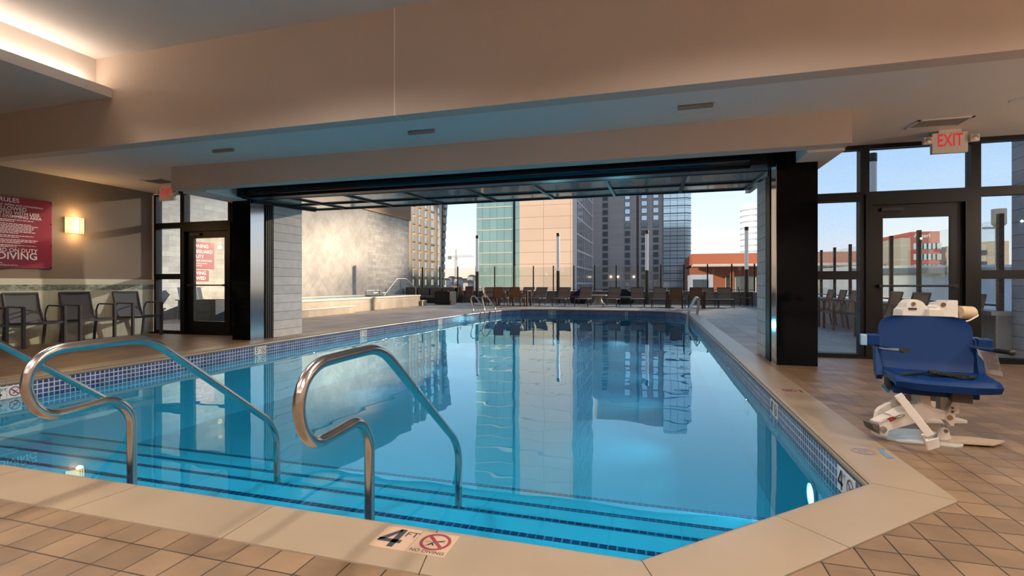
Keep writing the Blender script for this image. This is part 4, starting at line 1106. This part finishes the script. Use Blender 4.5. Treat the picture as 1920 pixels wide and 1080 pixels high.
# stone wall
sbox('wall_stone', M_plankX, -14.2, -13.8, YG + .1, 13.9, 0, 4.72)
sbox('wall_stone', M_chev, -14.2, -13.8, 13.9, 21.8, 0, 4.72)
sbox('wall_stone', M_plankX, -14.2, -13.8, 21.8, 26.1, 0, 4.72)
sbox('trim_bronze', M_bronze, -14.3, -13.74, YG + .1, 26.2, 4.72, 7.0)
# red signs on the stone wall, seen through the left door
for (z0, z1, y0, y1, lab, rows) in ((1.53, 2.36, 11.66, 12.80, 'tall red lifeguard warning sign seen through the glass door', (('WARNING', 2.23, .155, .0), ('NO LIFEGUARD', 2.06, .15, .0), ('ON DUTY', 1.90, .15, -.13), ('SWIM AT YOUR OWN RISK', 1.775, .083, 0), ('NO CHILDREN WITHOUT ADULT', 1.69, .055, -.07), ('SUPERVISION ALLOWED', 1.62, .055, -.15))),
                                ((1.13, 1.48, 11.66, 12.60, 'small red no diving sign under the lifeguard warning sign', (('NO DIVING', 1.38, .15, .0), ('ALLOWED', 1.22, .15, .02))))):
    o = thing('warning_sign', lab, 'sign', (-13.8, (y0 + y1) / 2, (z0 + z1) / 2), 0, 'red warning signs on the stone wall')
    MB().box(.0, .02, -(y1 - y0) / 2, (y1 - y0) / 2, -(z1 - z0) / 2, (z1 - z0) / 2, bev=.003).build('panel', M_red, o)
    t = MB()
    for txt, z, s_, dy in rows: add_text(t, txt, frame((.0215, dy - .03, z - (z0 + z1) / 2), (0, 1, 0), (0, 0, 1)), s_, .008)
    t.build('lettering', M_white, o)

# ------------------------------------------------------------------ city
def M_once(name, *a, **k): return MATS[name] if name in MATS else mat(name, *a, **k)
M_street = mat('street', '#6f6c68', .9, var=.2, scale=.05)
struct(MB().box(-700, 700, 27.5, 1500, -20.5, -20).build('ground', M_street))
struct(MB().box(5.0, 700, -50, 27.5, -20.5, -20).build('ground', M_street))
Mg = tiles('curtain_glass', '#86a8a2', '#95b5ae', '#5a7c78', 2.1, 3.15, .06, axes='XZ', metal=.55, rough=.12, var=.15, vscale=.08, bump=0, spec=1)
Mg2 = tiles('curtain_glass_blue', '#c3d4dc', '#cfdfe6', '#6d8490', 2.7, 3.1, .10, axes='XZ', metal=.6, rough=.08, var=.1, vscale=.05, bump=0, spec=1)
Mp = tiles('peach_stone', '#d9c3ab', '#d2bba3', '#a8927d', 7.2, 3.15, .07, axes='XZ', rough=.7, var=.06, vscale=.1, bump=0)
Mps = mat('tower_side', '#c4b9b3', .7)
Mgr = tiles('grey_brick', '#b9afaa', '#b0a6a1', '#9a918d', 9, 1.03, .04, axes='XZ', rough=.8, var=.05, bump=0)
Mgd = mat('grey_recess', '#8b8582', .8)
Mwin = mat('dark_window', '#5c6c74', .08, metal=.4, spec=1)
Mwin2 = mat('bright_window', '#a9bccb', .05, metal=.9)
Mbandw = mat('pale_band', '#c9c4b8', .6)
Mbandd = mat('dark_band', '#3b4a52', .4)
def px_x(px, Y): return at(px, Y=Y).x
# --- tower with green glass and peach stone
Y1 = 130; G0 = -20; H1 = 72
tw = thing('peach_tower', 'tall tower with green glass bays and a sunlit peach stone face', 'building', (0, 0, 0))
DB = 58
xa, xb, xc, xd, xe = px_x(893.5, Y1), px_x(961.5, Y1), px_x(965, Y1), px_x(975, Y1), px_x(1074, Y1)
MB().box(xa, xb, Y1, Y1 + DB, G0, H1).build('glass_bay', Mg, tw)
MB().box(xb, xc, Y1 + 1, Y1 + DB, G0, H1).build('recess', Mbandd, tw)
MB().box(xc, xd, Y1 + .6, Y1 + DB, G0, H1).build('glass_bay', Mg, tw)
YE = at(1111, X=xe).y
MB().box(xd, xe, Y1 - .5, YE, G0, H1).build('stone_face', Mp, tw)
MB().box(xe, xe + .12, Y1 - .4, YE, G0, H1).build('side_wall', Mps, tw)
f = MB()
z = 1.05 + (HOR - 390) / F * (Y1 * 1.063) - 3.15 * 7
k = 0
while z < H1:
    if z > -19: MB().box(xa - .1, xb, Y1 - .18, Y1, z - .12, z + .14).build('floor_band', Mbandw, tw)
    z += 3.15; k += 1
# side window strips: one per window column (each a strip of the same glazing)
for c_ in range(9):
    t0 = .16 + .82 * c_ / 9
    ya_ = Y1 + (YE - Y1) * t0
    MB().box(xe + .12, xe + .2, ya_, ya_ + (YE - Y1) * .052, G0, H1 - 1).build('window_strip', Mwin, tw)
for k in range(20):
    z = -17.3 + 4.55 * k
    MB().box(xe + .12, xe + .26, Y1 + (YE - Y1) * .15, YE, z, z + .5).build('floor_band', Mps, tw)
# --- grey building
Y2 = 208
gb = thing('grey_building', 'grey brick tower block with columns of windows and a blue glass corner', 'building', (0, 0, 0))
def zpy(py, Y, px): return at(px, py, Y=Y).z
x0, x1, x2, x3, x4, x5 = (px_x(p, Y2) for p in (1090, 1193, 1198, 1244, 1289, 1295.5))
Hg = zpy(322, Y2, 1200)
MB().box(x0, x1, Y2, Y2 + 40, G0, Hg).build('wall', Mgr, gb)
MB().box(x1, x2, Y2 + 1.2, Y2 + 40, G0, Hg).build('recess', Mgd, gb)
MB().box(x2, x3, Y2 - .6, Y2 + 40, G0, Hg + 1).build('wall', Mgr, gb)
Hc = zpy(268, Y2, 1270)
MB().box(x3, x4, Y2 - 1.6, Y2 + 40, G0, Hc).build('glass_corner', Mg2, gb)
MB().box(x4, x5, Y2 - .4, Y2 + 40, G0, Hc - 4).build('glass_return', Mg2, gb)
MB().box(x2, x3, Y2 + 1, Y2 + 40, Hg + 1, Hc - 2).build('rooftop_block', Mp, gb)
MB().box(px_x(1112, Y2), x2, Y2 + 4, Y2 + 40, Hg, Hc - 1).build('rooftop_block', Mp, gb)
for k in range(18):
    z = zpy(373 + 13.95 * k, Y2, 1267)
    for q in ([z + 3.12 * 6, z + 3.12 * 3] if False else [z]):
        MB().box(x3 - .1, x4 + .1, Y2 - 1.8, Y2 - 1.6, q - .12, q + .18).build('floor_band', Mbandd, gb)
        MB().box(x4, x5 + .1, Y2 - .6, Y2 - .4, q - .12, q + .18).build('floor_band', Mbandd, gb)
for k in range(1, 7):
    z = zpy(373 - 13.95 * k, Y2, 1267); MB().box(x3 - .1, x4 + .1, Y2 - 1.8, Y2 - 1.6, z - .12, z + .18).build('floor_band', Mbandd, gb)
rr = random.Random(5)
for ci, (pa_, pb_, yy) in enumerate(((1129.5, 1140.5, 0), (1171, 1182, 0), (1202, 1214, -.6), (1224, 1235.5, -.6))):
    for k in range(-3, 13):
        pt = 383 + 13.6 * k - (13.6 if ci == 0 else 0) * 0; z1_ = zpy(pt - 5.3, Y2, 1180); z0_ = zpy(pt + 5.3, Y2, 1180)
        bright = ci > 0 and k < 3
        xw0, xw1 = px_x(pa_, Y2), px_x(pb_, Y2)
        w = MB().box(xw0, xw1, Y2 + yy - .12, Y2 + yy, z0_, z1_).build('window', Mgd, gb)
        MB().box(xw0 + .25, xw1 - .25, Y2 + yy - .2, Y2 + yy - .12, z0_ + .25, z1_ - .25).build('pane', Mwin2 if bright else Mwin, w)
for px in (1145.5, 1158.5, 1188.5):
    o = thing('wall_light', 'small glowing light low on the grey building, behind the glass screen', 'light', (px_x(px, Y2), Y2, zpy(519, Y2, px)), 0, 'lights on the grey building')
    MB().box(-.25, .25, -.35, 0, -.3, .3).build('lantern', M_lens, o)
# --- left tower, curved at its right side
lt = thing('apartment_tower', 'beige apartment tower with grey pilasters and paired windows, curving outward at the top', 'building', (0, 0, 0))
LX = -80.0
def ly(px): return at(px, X=LX).y
ya_, yb_, yc_ = ly(764), ly(815), ly(829)
Mlt = mat('apartment_wall', '#e2c9a8', .8, var=.06, scale=.1); Mlp = mat('apartment_pilaster', '#ab9c8e', .8); Mlb = mat('apartment_bright', '#efe2d0', .7)
Mpw = mat('pale_window', '#c9dbe4', .1, metal=.85)
MB().box(LX - 25, LX, ya_ - 12, yb_, G0, 46).build('wall', Mlt, lt)
MB().box(LX - 25, LX - .2, yb_, yc_, G0, 45).build('end_bay', Mlb, lt)
g = []
for k in range(13):
    z = -20 + 68 * k / 12; b_ = 7.0 * max(0, (z / 48)) ** 1.8
    g.append([(LX - 2, yc_, z), (LX - .4, yc_ + 2.6 + b_, z)])
MB().sheet(g, .6).build('curved_side', Mlp, lt)
for px in (777, 788.5, 800.5, 813.5, 765): 
    y = ly(px); MB().box(LX, LX + .9, y, y + 1.6, G0, 46).build('pilaster', Mlp, lt)
for px in (769, 781, 793, 805):
    for k in range(-2, 15):
        z = -3.5 + 3.05 * k + 1; y = ly(px) + .6
        w = MB().box(LX, LX + .3, y - .1, y + 2.5, z - .1, z + 2.1).build('window', Mlp, lt); MB().box(LX + .3, LX + .36, y + .05, y + 1.15, z, z + 2).build('pane', Mpw, w); MB().box(LX + .3, LX + .36, y + 1.25, y + 2.35, z, z + 2).build('pane', Mpw, w)
for k in range(-1, 8):
    z = -2.9 + 6.1 * k; MB().box(LX, LX + .6, ya_, yb_, z, z + .5).build('floor_band', Mlp, lt)
for k in range(-2, 14):
    z = -2.5 + 3.05 * k; w = MB().box(LX - .2, LX, yb_ + 1.4, yb_ + 4.0, z - .1, z + 2).build('window', Mbandd, lt)
    MB().box(LX, LX + .05, yb_ + 1.55, yb_ + 2.6, z, z + 1.9).build('pane', Mpw, w); MB().box(LX, LX + .05, yb_ + 2.75, yb_ + 3.85, z, z + 1.9).build('pane', Mpw, w)
for k in range(-2, 15):
    z = -2.5 + 3.05 * k; b_ = 7.0 * max(0, z / 48) ** 1.8
    MB().box(LX - .5, LX + .2, yc_ + .6 + b_ * .5, yc_ + 2.2 + b_ * .8, z, z + 2).build('balcony', Mbandw, lt)
# --- rusty orange building
Y3 = 150
Mru = mat('rust_panel', '#b0694a', .7, var=.18, scale=.06); Mru2 = mat('rust_panel_low', '#a7694d', .7, var=.2, scale=.08)
ob = thing('rust_building', 'long low building clad in rusty orange panels behind the deck', 'building', (0, 0, 0))
xa, xb = px_x(1297, Y3), px_x(1614, Y3)
def z3(py, px=1330): return at(px, py, Y=Y3).z
MB().box(xa, xb, Y3, Y3 + 40, z3(496), z3(475.5)).build('upper_band', Mru, ob)
MB().box(xa, xb, Y3 - 6, Y3 + 1, z3(501), z3(496.5)).build('canopy', Mbandw, ob)
MB().box(xa, xb, Y3 + 3, Y3 + 40, G0, z3(501)).build('lower_wall', Mru2, ob)
MB().box(px_x(1362, Y3), xb - 5, Y3 + 2.5, Y3 + 3, G0, z3(518)).build('glazing', Mwin, ob)
for k in range(14):
    x = px_x(1362, Y3) + 2.6 * k; MB().box(x, x + .2, Y3 + 2.2, Y3 + 2.5, G0, z3(518)).build('mullion', Mbandw, ob)
MB().box(px_x(1368, Y3) , px_x(1374, Y3), Y3 - 2, Y3 - .6, G0, z3(501)).build('pillar', Mru2, ob)
wb_ = thing('white_annex', 'small pale building with dark windows in front of the rusty orange one', 'building', (0, 0, 0)); Y4 = 110
MB().box(px_x(1296, Y4), px_x(1337, Y4), Y4, Y4 + 12, G0, at(1316, 515, Y=Y4).z).build('wall', mat('annex_wall', '#b7c0cb', .7), wb_)
for k in range(4):
    xx = px_x(1299 + 7.2 * k, Y4); MB().box(xx, xx + .75, Y4 - .1, Y4, at(1316, 545, Y=Y4).z, at(1316, 524, Y=Y4).z).build('window', Mwin, wb_)
# --- round white tower far off
p = at(1424, Y=560); ct = thing('round_tower', 'distant round white tower with ringed floors, right of the far light column', 'building', (p.x, 575, 0))
Mct = mat('white_tower', '#dfe6ea', .4)
HT = at(1418, 380, Y=562).z
MB().lathe([(15.3, G0), (15.3, HT - 5), (14, HT), (.01, HT)], n=36).build('drum', Mct, ct, True)
for k in range(18):
    z = HT - 7 - 6.2 * k; MB().lathe([(15.3, z), (15.8, z), (15.8, z + 1.1), (15.3, z + 1.1)], n=36).build('floor_ring', mat('ring_grey', '#a7b4bd', .5) if 'ring_grey' not in MATS else MATS['ring_grey'], ct, True)
# --- construction crane
def crane(px, Y, ztop, mast, jib0, jib1, lab):
    p = at(px, Y=Y); o = thing('tower_crane', lab, 'crane', (p.x, Y, -20))
    Mc_ = M_once('crane_grey', '#8e8a84', .6)
    h = ztop + 20; m_ = MB()
    for sx_ in (-.8, .8):
        for sy_ in (-.8, .8): m_.box(sx_ - .12, sx_ + .12, sy_ - .12, sy_ + .12, 0, h)
    k = 0
    while k * 2 < h - 2:
        s_ = 1 if k % 2 else -1; m_.bar((-.8 * s_, -.8, k * 2), (.8 * s_, -.8, k * 2 + 2), .12, .12); k += 1
    m_.build('mast', Mc_, o)
    j = MB(); j.box(jib0, jib1, -.5, -.3, h, h + .3); j.box(jib0, jib1, .3, .5, h, h + .3); j.box(jib0 * .3, jib1 * .9, -.1, .1, h + 1.4, h + 1.6)
    x = jib0
    while x < jib1 - 1.5: j.bar((x, 0, h), (x + .8, 0, h + 1.5), .1, .1); j.bar((x + .8, 0, h + 1.5), (x + 1.6, 0, h), .1, .1); x += 1.6
    j.build('jib', Mc_, o); MB().box(jib0, jib0 + 3, -.8, .8, h - 2, h + 1).build('counterweight', Mc_, o)
    a = MB(); a.bar((0, 0, h), (0, 0, h + 7), .5, .5); a.bar((0, 0, h + 7), (jib1 * .6, 0, h + 1.5), .1, .1); a.bar((0, 0, h + 7), (jib0 * .9, 0, h + 1), .1, .1); a.build('apex', Mc_, o)
    MB().box(-.9, .9, -2, -.8, h - 2.2, h - .2).build('cab', Mbandw, o)
crane(855, 430, at(855, 482, Y=430).z, 0, -8, 18, 'tower crane standing between the two towers on the skyline')
# --- distant houses and tree line
rr = random.Random(11); hs = ['#c9c2b6', '#a8a7a6', '#b5988a', '#8d97a0', '#d8d2c6', '#9c8373']
for k in range(16):
    Y = 330 + 14 * (k % 5); px = 831 + 4.2 * k; p = at(px, Y=Y); zt = at(px, 545 - rr.uniform(14, 26) + (6 if k % 3 else 0), Y=Y).z
    o = thing('distant_house', 'small distant house in the hazy skyline between the two towers', 'house', (p.x, Y, -20), 0, 'distant houses between the towers')
    MB().box(-rr.uniform(1, 2.4), rr.uniform(1, 2.4), 0, 9, 0, zt + 20).build('walls', M_once('house_%d' % (k % 6), hs[k % 6], .9), o)
    w = 2.2; MB().prism([(-w, 0, zt + 20), (w, 0, zt + 20), (0, 0, zt + 21.6)], (0, 9, 0)).build('roof', M_once('house_roof', '#6e5a50', .9), o)
bm = MB(); rr = random.Random(2)
for k in range(150):
    px = 826 + rr.random() * 72; Y = 470 + rr.random() * 60; p = at(px, Y=Y); r_ = rr.uniform(2, 4.5)
    bmesh.ops.create_icosphere(bm.bm, subdivisions=1, radius=r_, matrix=Matrix.Translation((p.x, Y, at(px, 524 + rr.random() * 14, Y=Y).z - r_)))
tl = bm.build('trees', mat('far_trees', '#766a5c', 1, var=.3, scale=.3)); tag(tl, 'hazy brown tree line on the horizon between the towers', 'trees', kind='stuff')
struct(MB().box(-300, -80, 480, 560, -20, 2.0).build('hill', mat('hill', '#857a6d', 1, var=.3, scale=.05)))
# --- buildings seen through the right-hand glazing
def rb(name, lab, px0, px1, pt, Y, m, D_=20):
    o = thing(name, lab, 'building', (0, 0, 0)); z = at((px0 + px1) / 2, pt, Y=Y).z
    MB().box(px_x(px0, Y), px_x(px1, Y), Y, Y + D_, G0, z).build('wall', m, o); return o, z
Mh = mat('hotel_red', '#a8564c', .8, var=.08, scale=.2); Mh2 = mat('hotel_beige', '#b9b0a0', .8)
o, z = rb('red_hotel', 'red brick hotel seen through the door glass behind the lift', 1709, 1762, 434, 150, Mh)
MB().box(px_x(1690, 150), px_x(1709, 150), 150.5, 170, G0, z - 1.5).build('beige_wing', Mh2, o)
for c_ in range(6):
    for k in range(7):
        x = px_x(1712 + 8.2 * c_, 150); zz = z - 4.5 - 2.7 * k; MB().box(x, x + 1.3, 149.8, 150, zz, zz + 1.5).build('window', Mpw, o)
t = MB(); add_text(t, 'Ameri', frame((px_x(1728, 150), 149.7, z - 1.1), (1, 0, 0), (0, 0, 1)), 1.4, .02)
t.build('lettering', M_white, o)
o, z = rb('low_block', 'pale low block left of the red hotel through the door glass', 1652, 1690, 468, 170, Mh2)
o, z = rb('white_terminal', 'long white flat-roofed building below the red hotel', 1600, 1960, 497, 120, mat('terminal_white', '#cfd4d6', .6))
MB().box(px_x(1600, 119), px_x(1960, 119), 118.8, 120, at(1780, 512, Y=119).z, at(1780, 502, Y=119).z).build('glazing_strip', Mwin, o)
o, z = rb('beige_office', 'beige office block with white balconies through the far right window', 1853, 1892, 452, 140, mat('office_beige', '#c9b18e', .8))
MB().box(px_x(1828, 140), px_x(1853, 140), 141, 160, G0, z - .5).build('balcony_wing', Mbandw, o)
for k in range(5): MB().box(px_x(1828, 140), px_x(1853, 140), 140.4, 141, z - 3 - 2.6 * k, z - 2 - 2.6 * k).build('balcony', Mbandd, o)
p = at(1873, Y=90); zt = at(1873, 392, Y=90).z; zb_ = at(1873, 420, Y=90).z
o = thing('water_tank', 'sunlit cylindrical tank on a slender mast through the far right window', 'tank', (p.x, 90, -20))
MB().lathe([(.42, 0), (.42, zb_ + 20), (.01, zb_ + 20)], n=20).build('mast', M_once('tank_cream', '#e0c49a', .6), o, True)
MB().lathe([(.42, zb_ + 19.5), (.85, zb_ + 20), (.85, zt + 20), (.01, zt + 20)], n=24).build('tank', M_once('tank_cream', '#e0c49a', .6), o, True)
MB().box(-1.9, 0, -.2, .2, zb_ + 19.3, zb_ + 19.6).build('arm', M_once('tank_cream', '#e0c49a', .6), o)
